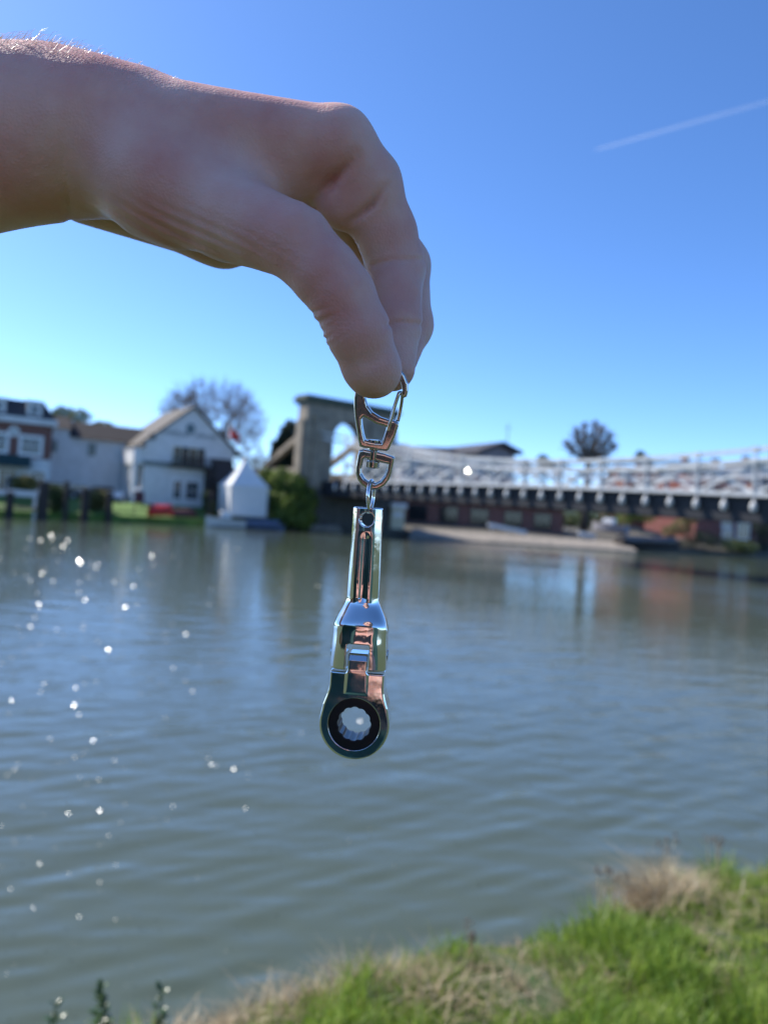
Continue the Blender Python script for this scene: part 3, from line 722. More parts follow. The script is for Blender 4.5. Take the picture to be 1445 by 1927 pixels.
# light misty crown behind the hotel roof, far trees on the skyline
for i, (lb, px, Y, bl) in enumerate((('pale distant tree crown just above the hotel roofs', 135, 150, [(120, 778, 22, 14), (150, 782, 24, 12), (195, 800, 22, 8)]),
                                     ('small distant tree beyond the bridge left of the pollard tree', 1022, 170, [(1020, 868, 12, 12), (1030, 872, 14, 8)]),
                                     ('small bare-looking distant tree beyond the bridge right of the pollard tree', 1205, 170, [(1204, 862, 10, 14), (1214, 868, 14, 10)]))):
    bb = [blob_px(x, y, Y, rx, rz) for x, y, rx, rz in bl]
    shrub('distant_tree', lb, 'tree', (at(px, 900, Y).x, Y, 2.4), bb, 1500, .3, 'leaf_hedge', 50 + i, 'distant trees on the skyline', .2)

# bare trees
def bare_tree(name, label, base, H, spread, seed, levels=6, lean=(0, 0), split=(3, 4), tr=.45, ratio=.72, upbias=.35, tw=.025, first=.3, angle=.55, clear=.22):
    rr = random.Random(seed)
    o = thing(name, base, label, 'tree', None)
    tk, br, tws = MB(), MB(), MB()
    B = Vector(base)
    top = B + Vector((lean[0], lean[1], H * clear))
    tk.tube([B - Vector((0, 0, .3)), B + Vector((0, 0, .4)), (B + top) / 2 + Vector((.1, 0, 0)), top], [tr * 1.35, tr * 1.05, tr * .9, tr * .8], 10)
    def grow(p, d, ln, r, lv):
        mid = p + d * ln * .5 + Vector((rr.uniform(-1, 1), rr.uniform(-1, 1), rr.uniform(-.3, .6))) * ln * .09
        d2 = (d + Vector((rr.uniform(-1, 1), rr.uniform(-1, 1), upbias * rr.uniform(-.4, 1))) * .28).normalized()
        e = mid + d2 * ln * .5
        tgt = br if lv > 2 else tws
        tgt.tube([p, mid, e], [r, r * .85, r * .7], 6 if lv > 3 else (4 if lv > 2 else 3), False)
        if lv == 0: return
        n = rr.choice(split)
        for i in range(n):
            ax = Vector((rr.gauss(0, 1), rr.gauss(0, 1), rr.gauss(0, .7))); ax = (ax - d2 * ax.dot(d2)).normalized()
            a = rr.uniform(.35, 1.15) * angle
            nd = (d2 * math.cos(a) + ax * math.sin(a)); nd.z += upbias * .25; nd.normalize()
            st = e if i < 2 else mid + (e - mid) * rr.random()
            grow(st, nd, ln * ratio * rr.uniform(.75, 1.15), max(tw, r * .62), lv - 1)
    for i in range(5):
        a = 2 * math.pi * (i + rr.random() * .5) / 5
        d = Vector((math.cos(a) * spread, math.sin(a) * spread, 1.0)).normalized()
        grow(top - Vector((0, 0, .3)), d, H * first, tr * .5, levels)
    tk.build('trunk', M['bark'], o, True); br.build('limbs', M['bark'], o, True)
    tag(tws.build('twigs', M['twig'], o, False, False), kind='stuff')
    return o
def crown_tree(name, label, base, fork, blobs, n, seed, tip=.012, step=.75, trunk_r=None, tuft=5, tl=.7, ex=2.35):
    r = np.random.default_rng(seed); rr = random.Random(seed)
    base = np.array(base, float); fork = np.array(fork, float)
    P = [base + (fork - base) * t + np.array([.08 * math.sin(5 * t), .06 * math.cos(4 * t), 0]) * (t > 0) for t in np.linspace(0, 1, 5)]; par = [-1, 0, 1, 2, 3]
    blobs = np.array(blobs, float); w = blobs[:, 3] * blobs[:, 4] * blobs[:, 5]; c = r.choice(len(blobs), n, p=w / w.sum())
    d = r.normal(size=(n, 3)); d /= np.linalg.norm(d, axis=1)[:, None]
    A = blobs[c, :3] + d * blobs[c, 3:] * (r.uniform(.15, 1, n) ** .45)[:, None]
    A = A[np.argsort(np.linalg.norm(A - fork, axis=1) * r.uniform(.8, 1.2, len(A)))]
    tips = []
    for a in A:
        Q = np.array(P[3:]); cost = np.linalg.norm(Q - a, axis=1) + .22 * np.linalg.norm(Q - fork, axis=1) + 1.5 * np.maximum(0, Q[:, 2] - a[2])
        i = int(cost.argmin()) + 3; p = P[i]; L_ = np.linalg.norm(a - p)
        m = max(1, int(L_ / step)); bow = r.normal(0, .10, 3) * L_; bow[2] = abs(bow[2]) * .6
        for k in range(1, m + 1):
            t = k / m; P.append(p + (a - p) * t + bow * t * (1 - t) * 1.6); par.append(i if k == 1 else len(P) - 2)
        tips.append(len(P) - 1)
    rad = np.zeros(len(P)); ch = [[] for _ in P]
    for i in range(len(P) - 1, 0, -1): ch[par[i]].append(i)
    for i in range(len(P) - 1, -1, -1): rad[i] = tip if not ch[i] else sum(rad[j] ** ex for j in ch[i]) ** (1 / ex)
    if trunk_r: rad *= 1.0; f_ = trunk_r / rad[0]; rad = np.where(rad > .04, .04 + (rad - .04) * (trunk_r - .04) / max(rad[0] - .04, 1e-6), rad)
    o = thing(name, tuple(base), label, 'tree'); tk, lb, tw = MB(), MB(), MB()
    tk.tube([P[0] - np.array([0, 0, .4])] + P[:5], [rad[0] * 1.5, rad[0] * 1.25] + [float(q) for q in rad[1:5]], 10)
    for i in range(5, len(P)):
        q = par[i]; ra = min(rad[q], rad[i] * 1.25)
        if rad[i] > .05: lb.tube([P[q], P[i]], [ra, rad[i]], 6, False)
        else: tw.tube([P[q], P[i]], [ra, rad[i]], 3, False)
    for i in tips:
        for k in range(tuft):
            d_ = (P[i] - fork); d_ = d_ / (np.linalg.norm(d_) + 1e-6) * .6 + r.normal(0, .55, 3) + np.array([0, 0, .25]); d_ /= np.linalg.norm(d_)
            l_ = tl * r.uniform(.5, 1.2); tw.tube([P[i], P[i] + d_ * l_ * .5, P[i] + d_ * l_ + np.array([0, 0, .08 * l_])], [tip, tip * .8, tip * .5], 3, False)
    tk.build('trunk', M['bark'], o, True); lb.build('limbs', M['bark'], o, True, False)
    tag(tw.build('twigs', M['twig'], o, False, False), kind='stuff')
    return o
p = at(425, 905, 92); f_ = at(418, 838, 92)
crown_tree('bare_tree', 'large spreading bare tree rising behind the white gabled building', (p.x, 92, 2.1), f_, [blob_px(400, 785, 92, 92, 68, 80), blob_px(350, 780, 92, 48, 40), blob_px(455, 800, 92, 44, 60), blob_px(465, 850, 91, 30, 34)], 900, 3, .020, tuft=5, tl=1.15)
def pollard(name, label, base, fork, ends, seed):
    r = np.random.default_rng(seed); o = thing(name, base, label, 'tree')
    k = MB(); B = Vector(base); fork = Vector(fork); k.tube([B - Vector((0, 0, .4)), B.lerp(fork, .5), fork], [.62, .5, .46], 12); k.build('trunk', M['bark'], o, True)
    tw = MB()
    for e_ in ends:
        e_ = Vector(e_) + Vector((0, r.uniform(-1.2, 1.2), 0)); L_ = (e_ - fork).length
        mid = fork.lerp(e_, .5) + Vector(((e_.x - fork.x) * .22, 0, -L_ * .02))
        pts = [(fork * (1 - t) ** 2 + mid * 2 * t * (1 - t) + e_ * t * t) for t in np.linspace(0, 1, 9)]
        k = MB(); k.tube(pts, [.36 - .025 * i for i in range(9)], 8)
        k.blob(pts[5], .34, 8, 6, .15); k.blob(pts[8], .36, 8, 6, .15); k.build('limb', M['bark'], o, True)
        for i in range(90):
            t = .4 + .6 * r.random() ** .8; q = pts[min(8, int(t * 8))] + Vector(r.normal(0, .12, 3))
            d = Vector(r.normal(0, .6, 3)) + Vector(((q.x - fork.x) * .2, 0, .35)); d.normalize(); l_ = r.uniform(.5, 1.35)
            m_ = q + d * l_ * .5 + Vector(r.normal(0, .06, 3)); z_ = q + d * l_ + Vector((0, 0, .15 * l_))
            tw.tube([q, m_, z_], [.028, .02, .01], 3, False)
            for j in range(3):
                d2 = (d + Vector(r.normal(0, .5, 3))).normalized(); tw.tube([m_, m_ + d2 * l_ * .5], [.02, .01], 3, False)
    tag(tw.build('twigs', M['twig'], o, False, False), kind='stuff')
p = at(1104, 915, 96)
pollard('pollard_tree', 'pollarded bare tree with upright limbs beyond the bridge', (p.x, 96, 2.3), at(1107, 872, 96), [at(x, y, 96) for x, y in ((1070, 832), (1080, 810), (1097, 800), (1116, 797), (1135, 804), (1148, 818), (1154, 838))], 4)
p = at(478, 905, 95)
bare_tree('young_bare_tree', 'slender young bare tree between the big bare tree and the evergreen', (p.x, 95, 2.1), 8.5, .4, 14, levels=4, split=(3,), tr=.22, first=.24, ratio=.7, clear=.25, tw=.03)
p = at(310, 905, 100)

# woodland closing the view beyond the bridge
wb = []
rw = random.Random(12)
for i in range(60):
    px = 640 + i * 16; Y = rw.uniform(126, 150); q = at(px, 960, Y); h_ = rw.uniform(3.0, 5.2)
    wb.append((q.x, Y, 2.0 + h_ * .45, rw.uniform(2.5, 4.5), 2.5, h_ * .62))
Vl, Fl = leaf_cloud(wb, 26000, .3, 61)
tag(np_mesh('woodland', Vl, Fl, M['leaf_hedge'], None, False), kind='stuff')
# ------------------------------------------------------------------ things on the far bank
# white pagoda tent
Yt = 76.0
c = at(458, 930, Yt); s_ = Yt / FPX; a = R(30)
e = Vector((math.cos(a), math.sin(a), 0)); n = Vector((-math.sin(a), math.cos(a), 0))
h = 1.98; zb = 1.2; ze = at(455, 914, Yt).z; zp = at(464, 862, Yt).z
tent = thing('pagoda_tent', (c.x, c.y, zb), 'white pagoda marquee with a tall pointed roof on the bank', 'tent')
k = MB(); rings = []
cc = Vector((c.x, c.y, 0))
for t in np.linspace(0, 1, 9):
    wd = h * ((1 - t) ** 1.3 * .95 + .05); z = ze + (zp - ze) * t
    rings.append([cc + e * (sx * wd) + n * (sy * wd) + Vector((0, 0, z)) for sx, sy in ((-1, -1), (1, -1), (1, 1), (-1, 1))])
vv = [p for r_ in rings for p in r_]
k.add(vv, [(i * 4 + j, i * 4 + (j + 1) % 4, i * 4 + 4 + (j + 1) % 4, i * 4 + 4 + j) for i in range(8) for j in range(4)] + [(32, 33, 34, 35)])
ro = k.build('roof', M['canvas'], tent)
k = MB()
for (d, q) in ((e, n), (n, e)):
    for sg in (-1, 1): k.box(cc + q * sg * h + Vector((0, 0, ze - .3)), d, q, (2 * h + .05, .03, .299))
k.build('valance', M['canvas'], ro)
for (d, q, sg) in ((e, n, -1), (e, n, 1), (n, e, -1), (n, e, 1)):
    k = MB(); k.box(cc + q * sg * (h - .06) + Vector((0, 0, zb)), d, q, (2 * h - .2, .03, ze - .31 - zb)); k.build('side_wall', M['canvas'], tent)
for sx in (-1, 1):
    for sy in (-1, 1):
        k = MB(); q = cc + e * sx * (h - .05) + n * sy * (h - .05); k.tube([(q.x, q.y, zb - .3), (q.x, q.y, ze - .02)], .05, 8); k.build('pole', M['steel_pole'], tent)
k = MB(); k.blob((c.x, c.y, zp + .1), .12, 8, 6); k.build('finial', M['steel_pole'], ro, True)

# flag beside the gable
p = at(428, 880, 84); q = at(422, 800, 84)
flag = thing('flag', (p.x, p.y, 2.0), 'red flag hanging limp from a white pole right of the gable', 'flag')
k = MB(); k.tube([(p.x, p.y, 1.5), (p.x, p.y, q.z + .1)], [.06, .04], 8); k.blob((p.x, p.y, q.z + .16), .09, 8, 6); k.build('pole', M['white_paint'], flag, True)
V = []; F = []
for i in range(11):
    for j in range(9):
        u = i / 10; w = j / 8
        V.append((p.x + .03 + u * 1.15 + .05 * math.sin(u * 9), p.y - .05 + .16 * math.sin(u * 11 + w * 2), q.z - .15 - w * 1.05 - u * .95))
for i in range(10):
    for j in range(8): F.append((i * 9 + j, i * 9 + j + 1, i * 9 + j + 10, i * 9 + j + 9))
o = np_mesh('cloth', np.array(V) - np.array(flag.location), F, M['red_paint'], flag)
md = o.modifiers.new('thick', 'SOLIDIFY'); md.thickness = .01

# mooring posts
def post(px, py0, py1, Y, r, label):
    a, b_ = at(px, py1, Y), at(px, py0, Y)
    o = thing('mooring_post', (a.x, Y, 0), label, 'post', 'timber mooring posts at the far bank')
    k = MB(); k.tube([(a.x, Y, -.8), (a.x, Y, b_.z - .12)], [r, r * .95], 10); k.build('pile', M['dark_timber'], o)
    k = MB(); k.tube([(a.x, Y, b_.z - .12), (a.x, Y, b_.z - .03), (a.x, Y, b_.z)], [r * 1.15, r * 1.1, r * .5], 10); k.build('cap', M['dark_timber'], o)
post(81, 905, 958, 60.5, .42, 'thick dark mooring post at the right end of the white jetty rail')
post(18, 925, 962, 58.8, .32, 'dark mooring post in the middle of the white jetty rail')
post(124, 905, 960, 63.2, .22, 'slim mooring post between the loose shrub and the lawn')
post(160, 918, 965, 64, .36, 'dark mooring post just left of the domed golden hedge')
post(205, 925, 968, 66.5, .3, 'dark mooring post just right of the domed golden hedge')
post(393, 925, 980, 74.2, .3, 'dark mooring post left of the moored white boat')
# white jetty rail
jet = thing('jetty', (at(20, 950, 59.5).x, 59.5, 0), 'white boarded jetty rail at the left edge of the far bank', 'jetty')
ja, jb = at(-70, 927, 57), at(72, 931, 60.6); zj = jb.z
def jb_(t, z): q = ja.lerp(jb, t); return Vector((q.x, q.y, z))
k = MB(); k.bar(jb_(0, zj), jb_(1, zj), .1, .42); k.build('rail_board', M['white_paint'], jet)
k = MB(); k.bar(jb_(0, .85), jb_(1, .85), 1.0, .16); k.build('walkway', M['timber'], jet)
for t in (0.02, .33, .64, .97):
    k = MB(); k.bar(jb_(t, -.6), jb_(t, zj + .3), .2, .2, up=(1, 0, 0)); k.build('rail_post', M['white_paint'], jet)

def boat(name, label, c0, heading, Lb, Wb, z0, hullm, cabin=None, cover=None, cat='boat', hgt=.7):
    o = thing(name, (c0[0], c0[1], 0), label, cat)
    f = Vector((math.cos(heading), math.sin(heading), 0)); s = Vector((-f.y, f.x, 0)); C0 = Vector((c0[0], c0[1], 0))
    k = MB(); st = []
    for t in np.linspace(0, 1, 9):
        w = Wb / 2 * (1 - max(0, (t - .45) / .55) ** 2.2) * (.86 + .14 * min(1, t * 3)); sh = z0 + hgt * (1 + .35 * t * t)
        x = (t - .5) * Lb
        st.append([C0 + f * x + s * y * w + Vector((0, 0, z)) for y, z in ((-1, sh), (-.86, z0 + .1), (-.25, z0 - .25 + .2 * t), (.25, z0 - .25 + .2 * t), (.86, z0 + .1), (1, sh))])
    v = [p for r_ in st for p in r_]
    fs = [(i * 6 + j, i * 6 + j + 1, i * 6 + 7 + j, i * 6 + 6 + j) for i in range(8) for j in range(5)] + [(0, 1, 2, 3, 4, 5)]
    fs += [(i * 6 + 5, i * 6, i * 6 + 6, i * 6 + 11) for i in range(8)]
    k.add(v, fs); k.build('hull', M[hullm], o)
    k = MB()
    for sg in (0, 5):
        k.tube([st[i][sg] + Vector((0, 0, .03)) for i in range(9)], .05, 6)
    k.build('gunwale', M['timber'], o)
    if cabin:
        k = MB(); zb_ = z0 + hgt * 1.02
        q = [C0 + f * x + s * y * Wb * .36 + Vector((0, 0, zb_)) for x, y in ((-.12 * Lb, -1), (.22 * Lb, -1), (.22 * Lb, 1), (-.12 * Lb, 1))]
        t = [C0 + f * x + s * y * Wb * .31 + Vector((0, 0, zb_ + .75)) for x, y in ((-.12 * Lb, -1), (.12 * Lb, -1), (.12 * Lb, 1), (-.12 * Lb, 1))]
        k.hexa(q + t); cb = k.build('cabin', M[cabin], o)
        k = MB(); d = .012
        q2 = [q[1].lerp(t[1], .2), q[2].lerp(t[2], .2), t[2].lerp(q[2], .15), t[1].lerp(q[1], .15)]
        q2 = [q2[0].lerp(q2[1], .1), q2[1].lerp(q2[0], .1), q2[2].lerp(q2[3], .1), q2[3].lerp(q2[2], .1)]
        k.hexa([p + f * .004 for p in q2] + [p + f * .03 for p in q2]); k.build('windscreen', M['glass'], cb)
    if cover:
        k = MB(); st2 = []
        for t in np.linspace(.04, .9, 8):
            w = Wb / 2 * (1 - max(0, (t - .45) / .55) ** 2.2) * 1.02; sh = z0 + hgt * (1 + .35 * t * t); x = (t - .5) * Lb
            st2.append([C0 + f * x + s * (y * w) + Vector((0, 0, sh + z)) for y, z in ((-1, -.12), (-.98, .06), (-.5, .34), (0, .46), (.5, .34), (.98, .06), (1, -.12))])
        v = [p for r_ in st2 for p in r_]
        k.add(v, [(i * 7 + j, i * 7 + j + 1, i * 7 + 8 + j, i * 7 + 7 + j) for i in range(7) for j in range(6)] + [tuple(range(7)), tuple(range(55, 48, -1))]); k.build('cover', M[cover], o)
    return o
q = on(66, 966, 0); boat('moored_launch', 'long low white launch moored below the white jetty rail', (q.x, q.y - .6), R(48), 6.5, 1.6, 0.0, 'boat_hull', None, None, hgt=.38)
q = at(424, 985, 72.3); mboat = boat('motor_boat', 'white motor boat moored in front of the pagoda tent', (q.x, 72.3), R(205), 3.8, 1.6, 0.05, 'boat_hull', 'white_paint', None, hgt=.75)
q = at(486, 990, 74.2); boat('covered_boat', 'moored boat under a blue-grey cover beside the white motor boat', (q.x, 74.2), R(12), 5.2, 1.8, 0.0, 'blue_cover', None, 'blue_cover', hgt=.45)
q = at(303, 966, 69.5); boat('red_boat', 'small bright red boat pulled up on the lawn edge', (q.x, q.y), R(30), 2.4, 1.15, q.z - .1, 'red_paint', None, 'red_paint', hgt=.4)
q = at(345, 972, 73); boat('maroon_boat', 'dark maroon boat hull lying beside the small red boat', (q.x, q.y), R(30), 2.8, 1.1, q.z - .15, 'maroon', None, 'maroon', hgt=.4)
q = at(1146, 996, 92); boat('trailer_boat', 'pale boat with a cabin parked on the slipway under the bridge', (q.x, q.y), R(140), 4.6, 1.8, q.z - .3, 'grey_clad', 'white_paint', None, hgt=.9)
q = at(1222, 1024, 90); boat('dark_barge', 'long dark barge hull lying at the bank right of the slipway', (q.x, q.y), R(18), 9.0, 2.2, q.z - .4, 'dark_timber', None, 'car_dark', hgt=.8)
q = at(616, 998, 79); boat('rowing_boat', 'pale upturned rowing boat at the foot of the bridge pier', (q.x, q.y - 2.4), R(10), 3.4, 1.3, q.z - .2, 'concrete', None, 'concrete', hgt=.35)

# notice cabinet on legs
p = at(261, 955, 69.5)
sg = thing('notice_cabinet', (p.x, p.y, 1.1), 'dark red notice cabinet with white top on two legs on the lawn', 'cabinet')
e = Vector((math.cos(R(30)), math.sin(R(30)), 0)); n = Vector((-e.y, e.x, 0)); z1_, z2_ = at(261, 945, 69.5).z, at(261, 924, 69.5).z
k = MB(); k.box(Vector((p.x, p.y, z1_)), e, n, (.85, .3, z2_ - z1_)); bd = k.build('body', M['maroon'], sg)
k = MB(); k.prism([(-.55, 0), (.55, 0), (0, .3)], Vector((p.x, p.y, z2_ + .004)) - n * .25, e, n, .5); k.build('top', M['white_paint'], bd)
for sx in (-.32, .32): k = MB(); k.box(Vector((p.x, p.y, .9)) + e * sx, e, n, (.1, .1, z1_ - .904)); k.build('leg', M['dark_timber'], sg)

# parked cars on the terrace
def car(name, label, c0, hd, m):
    o = thing(name, (c0[0], c0[1], c0[2]), label, 'car', 'cars parked below the white wing')
    f = Vector((math.cos(hd), math.sin(hd), 0)); s = Vector((-f.y, f.x, 0)); O = Vector(c0)
    prof = [(-2.1, .3), (-2.15, .75), (-1.95, .95), (-1.5, 1.0), (-1.0, 1.42), (.5, 1.45), (1.15, 1.0), (1.9, .85), (2.1, .65), (2.1, .3)]
    k = MB(); k.prism(prof, O - s * .85, f, s, 1.7); bd = k.build('body', M[m], o)
    k = MB()
    for sg in (-1, 1): k.prism([(-.95, 1.03), (-.72, 1.34), (.42, 1.36), (.85, 1.03)], O + s * sg * .856 - s * .004, f, s, .008)
    k.build('side_window', M['glass'], bd)
    k = MB(); k.bar(O + f * .56 + Vector((0, 0, 1.44)), O + f * 1.12 + Vector((0, 0, 1.06)), 1.4, .03, up=(0, 0, 1)); k.build('windscreen', M['glass'], bd)
    for x in (-1.3, 1.3):
        for sg in (-1, 1):
            k = MB(); q = O + f * x + s * sg * .78 + Vector((0, 0, .31)); k.tube([q - s * .1, q + s * .1], .31, 14); w = k.build('wheel', M['rubber'], o)
            k = MB(); k.tube([q - s * .104, q + s * .104], .18, 10); k.build('rim', M['steel_pole'], w)
    return o
cars = []
for px, py, Y, hd, m, lb in ((112, 905, 73.5, 30, 'car_dark', 'dark parked car with added glint discs beside the brick hotel'), (152, 908, 75, 28, 'car_silver', 'silver parked car in the middle of the terrace below the white wing'), (196, 912, 76, 35, 'car_dark', 'dark parked car at the right end of the white wing')):
    q = at(px, py, Y); cars.append(car('parked_car', lb, (q.x, q.y, 1.75), R(hd), m))
# garden bench
p = at(219, 934, 70.5)
bn = thing('garden_bench', (p.x, p.y, 1.3), 'white garden bench on the lawn right of the domed golden hedge', 'bench')
k = MB(); k.box(p + Vector((0, 0, -.1)), e, n, (1.5, .5, .06)); k.build('seat', M['white_paint'], bn)
k = MB(); k.box(p + n * .24 + Vector((0, 0, -.036)), e, n, (1.5, .05, .5)); k.build('backrest', M['white_paint'], bn)
for sx in (-.68, .68):
    for sy in (-.2, .2): k = MB(); k.box(p + e * sx + n * sy + Vector((0, 0, -.55)), e, n, (.07, .07, .446)); k.build('leg', M['white_paint'], bn)
# kiosk beside the slipway, person on the slipway, ramp wall
p = at(742, 985, 84)
ko = thing('kiosk', (p.x, p.y, .8), 'small cream kiosk with striped front behind the wrench handle', 'kiosk')
k = MB(); k.box(Vector((p.x, p.y, .8)), e, n, (1.7, 1.4, at(742, 955, 84).z - .8)); k.build('wall', M['cream'], ko)
k = MB(); k.box(Vector((p.x, p.y, at(742, 955, 84).z + .004)), e, n, (2.0, 1.8, .5)); k.build('roof', M['white_paint'], ko)
k = MB(); k.box(Vector((p.x, p.y, at(742, 972, 84).z)) - n * .72, e, n, (1.3, .03, .5)); k.build('hatch', M['white_paint'], ko)
k = MB()
sa, sb = [on(760, 1016, .05), on(900, 1027, .05), on(1040, 1038, .05), on(1190, 1050, .05)], [at(760, 986, 82), at(900, 1003, 84), at(1040, 1016, 87), at(1190, 1034, 91)]
sa = [Vector((q.x, q.y * 0 + 78.2 + i * 2.2 - (1.2 if i == 0 else 0), .03)) for i, q in enumerate([at(x, 1000, 80) for x in (768, 900, 1040, 1230)])]
sb = [Vector((q.x + .6, q.y + 6.5, 1.0)) for q in sa]
for i in range(3):
    k.hexa([sa[i] - Vector((0, 0, .5)), sa[i + 1] - Vector((0, 0, .5)), sb[i + 1] - Vector((0, 0, .5)), sb[i] - Vector((0, 0, .5)), sa[i] + Vector((0, 0, .12)), sa[i + 1] + Vector((0, 0, .12)), sb[i + 1], sb[i]])
tag(k.build('slipway', M['concrete']), kind='structure')
for i, (px, py, px2, py2, Y, m, lb) in enumerate(((918, 987, 990, 1002, 88, 'white_paint', 'white sloping ramp rail on the slipway under the bridge'), (1088, 1003, 1120, 1009, 90, 'white_paint', 'short white rail beside the parked cabin boat'), (1170, 990, 1245, 1008, 96, 'concrete', 'pale garden wall behind the dark barge'))):
    a, b_ = at(px, py, Y), at(px2, py2, Y + 2)
    o = thing('ramp_rail', (a.x, a.y, .8), lb, 'rail' if i < 2 else 'wall')
    k = MB(); k.bar(a, b_, .12, .42 if i < 2 else .6); k.build('board', M[m], o)
    for t in (.1, .5, .9):
        q = a.lerp(b_, t); k = MB(); k.bar((q.x, q.y, .7), (q.x, q.y, q.z - .2), .1, .1, up=(1, 0, 0)); k.build('post', M[m], o)

# contrail
a, b_ = at(1117, 283, 5000), at(1560, 158, 5600)
cm = bpy.data.materials.new('ice_trail'); cm.use_nodes = True
nt = cm.node_tree; N, L = nt.nodes, nt.links
N.remove(N['Principled BSDF'])
df = N.new('ShaderNodeBsdfDiffuse'); df.inputs['Color'].default_value = (.9, .9, .9, 1)
tl = N.new('ShaderNodeBsdfTranslucent'); tl.inputs['Color'].default_value = (.9, .9, .9, 1)
ad = N.new('ShaderNodeMixShader'); L.new(df.outputs[0], ad.inputs[1]); L.new(tl.outputs[0], ad.inputs[2])
tp = N.new('ShaderNodeBsdfTransparent'); mx = N.new('ShaderNodeMixShader')
tc = N.new('ShaderNodeTexCoord'); sx = N.new('ShaderNodeSeparateXYZ'); L.new(tc.outputs['Generated'], sx.inputs[0])
nz = N.new('ShaderNodeTexNoise'); nz.inputs['Scale'].default_value = 14; L.new(tc.outputs['Generated'], nz.inputs['Vector'])
mr = N.new('ShaderNodeMapRange'); mr.inputs['From Min'].default_value = 0; mr.inputs['From Max'].default_value = 1; mr.inputs['To Min'].default_value = .085; mr.inputs['To Max'].default_value = .03
L.new(sx.outputs['X'], mr.inputs['Value'])
ml = N.new('ShaderNodeMath'); ml.operation = 'MULTIPLY'; L.new(mr.outputs['Result'], ml.inputs[0])
m2 = N.new('ShaderNodeMath'); m2.operation = 'ADD'; m2.inputs[1].default_value = .5; L.new(nz.outputs['Fac'], m2.inputs[0]); L.new(m2.outputs[0], ml.inputs[1])
L.new(ml.outputs[0], mx.inputs[0]); L.new(tp.outputs[0], mx.inputs[1]); L.new(ad.outputs[0], mx.inputs[2])
L.new(mx.outputs[0], N['Material Output'].inputs['Surface'])
k = MB(); k.tube([a, a.lerp(b_, .02), a.lerp(b_, .1), a.lerp(b_, .5), b_], [2, 8, 11, 13, 15], 16)
tag(k.build('contrail', cm, None, True), 'thin white aircraft trail across the blue sky', 'contrail')

# metal discs added as sun glints, each turned to mirror the sun to the camera
M['polished'] = mat('polished', (.85, .85, .83), (.8, .8, .78), .2, metal=1.0)
def glint_disc(name, p, size, parent):
    hv = ((EYE - p).normalized() + SUN).normalized(); t = hv.cross(Vector((0, 0, 1))).normalized(); u = t.cross(hv)
    k = MB(); q = [p + t * size * math.cos(a) + u * size * math.sin(a) for a in [2 * math.pi * i / 10 for i in range(10)]]
    k.add(q + [v - hv * size * .4 for v in q], [list(range(10)), list(range(19, 9, -1))] + [(i, i + 10, (i + 1) % 10 + 10, (i + 1) % 10) for i in range(10)])
    return k.build(name, M['polished'], parent)
glint_disc('car_glint_disc', at(101, 891, 72.6), .07, cars[0]); glint_disc('car_glint_disc', at(113, 893, 72.6), .07, cars[0])  # two discs added for the glints at the car
glint_disc('boat_glint_disc', at(402, 989, 71.2), .08, mboat); glint_disc('tent_glint_disc', at(434, 952, 73.6), .05, tent)  # glint discs added at the boat and the tent
glint_disc('bridge_glint_disc', bp_(23, -.3, 6.35), .035, bridge)  # disc added for the bright spot on the bridge

# ------------------------------------------------------------------ grass and weeds of the near bank
def blade_mat(name, c1, c2, c3, trans=.55):
    m = bpy.data.materials.new(name); m.use_nodes = True
    nt = m.node_tree; N, L = nt.nodes, nt.links
    b = N['Principled BSDF']; b.inputs['Roughness'].default_value = .45; b.inputs['Specular IOR Level'].default_value = .4
    g = N.new('ShaderNodeNewGeometry'); rp = N.new('ShaderNodeValToRGB')
    rp.color_ramp.elements[0].color = (*c1, 1); rp.color_ramp.elements[1].color = (*c3, 1)
    e = rp.color_ramp.elements.new(.5); e.color = (*c2, 1)
    nz = N.new('ShaderNodeTexNoise'); nz.inputs['Scale'].default_value = 5; L.new(g.outputs['Position'], nz.inputs['Vector'])
    mm = N.new('ShaderNodeMath'); mm.operation = 'MULTIPLY_ADD'; mm.inputs[1].default_value = .55; L.new(g.outputs['Random Per Island'], mm.inputs[0])
    m3 = N.new('ShaderNodeMath'); m3.operation = 'MULTIPLY_ADD'; m3.inputs[1].default_value = 1.3; m3.inputs[2].default_value = -.42; L.new(nz.outputs['Fac'], m3.inputs[0]); L.new(m3.outputs[0], mm.inputs[2])
    L.new(mm.outputs[0], rp.inputs['Fac']); L.new(rp.outputs['Color'], b.inputs['Base Color'])
    tl = N.new('ShaderNodeBsdfTranslucent'); mx = N.new('ShaderNodeMixShader'); mx.inputs[0].default_value = trans
    L.new(rp.outputs['Color'], tl.inputs['Color']); L.new(b.outputs[0], mx.inputs[1]); L.new(tl.outputs[0], mx.inputs[2]); L.new(mx.outputs[0], N['Material Output'].inputs['Surface'])
    return m
M['blade_green'] = blade_mat('blade_green', (.09, .16, .02), (.22, .33, .04), (.41, .49, .11))
M['blade_dry'] = blade_mat('blade_dry', (.26, .18, .10), (.45, .35, .21), (.6, .52, .35), .3)
line_x = near_line[:, 0]; line_y = near_line[:, 1]
def edge_y(x): return np.interp(x, line_x, line_y)
def ground_z(d): return np.interp(d, [-.06, 0, .1, .3, .6, 1.0, 1.6, 2.4], [.55, .95, 1.05, 1.09, 1.11, 1.13, 1.15, 1.15])
def vnoise(x, y, s, seed):
    r = np.random.default_rng(seed); out = np.zeros_like(x)
    for i in range(7):
        th = r.uniform(0, 6.28); f = s * r.uniform(.6, 1.7)
        out += np.sin((x * math.cos(th) + y * math.sin(th)) * f + r.uniform(0, 6.28))
    return out / 3.2
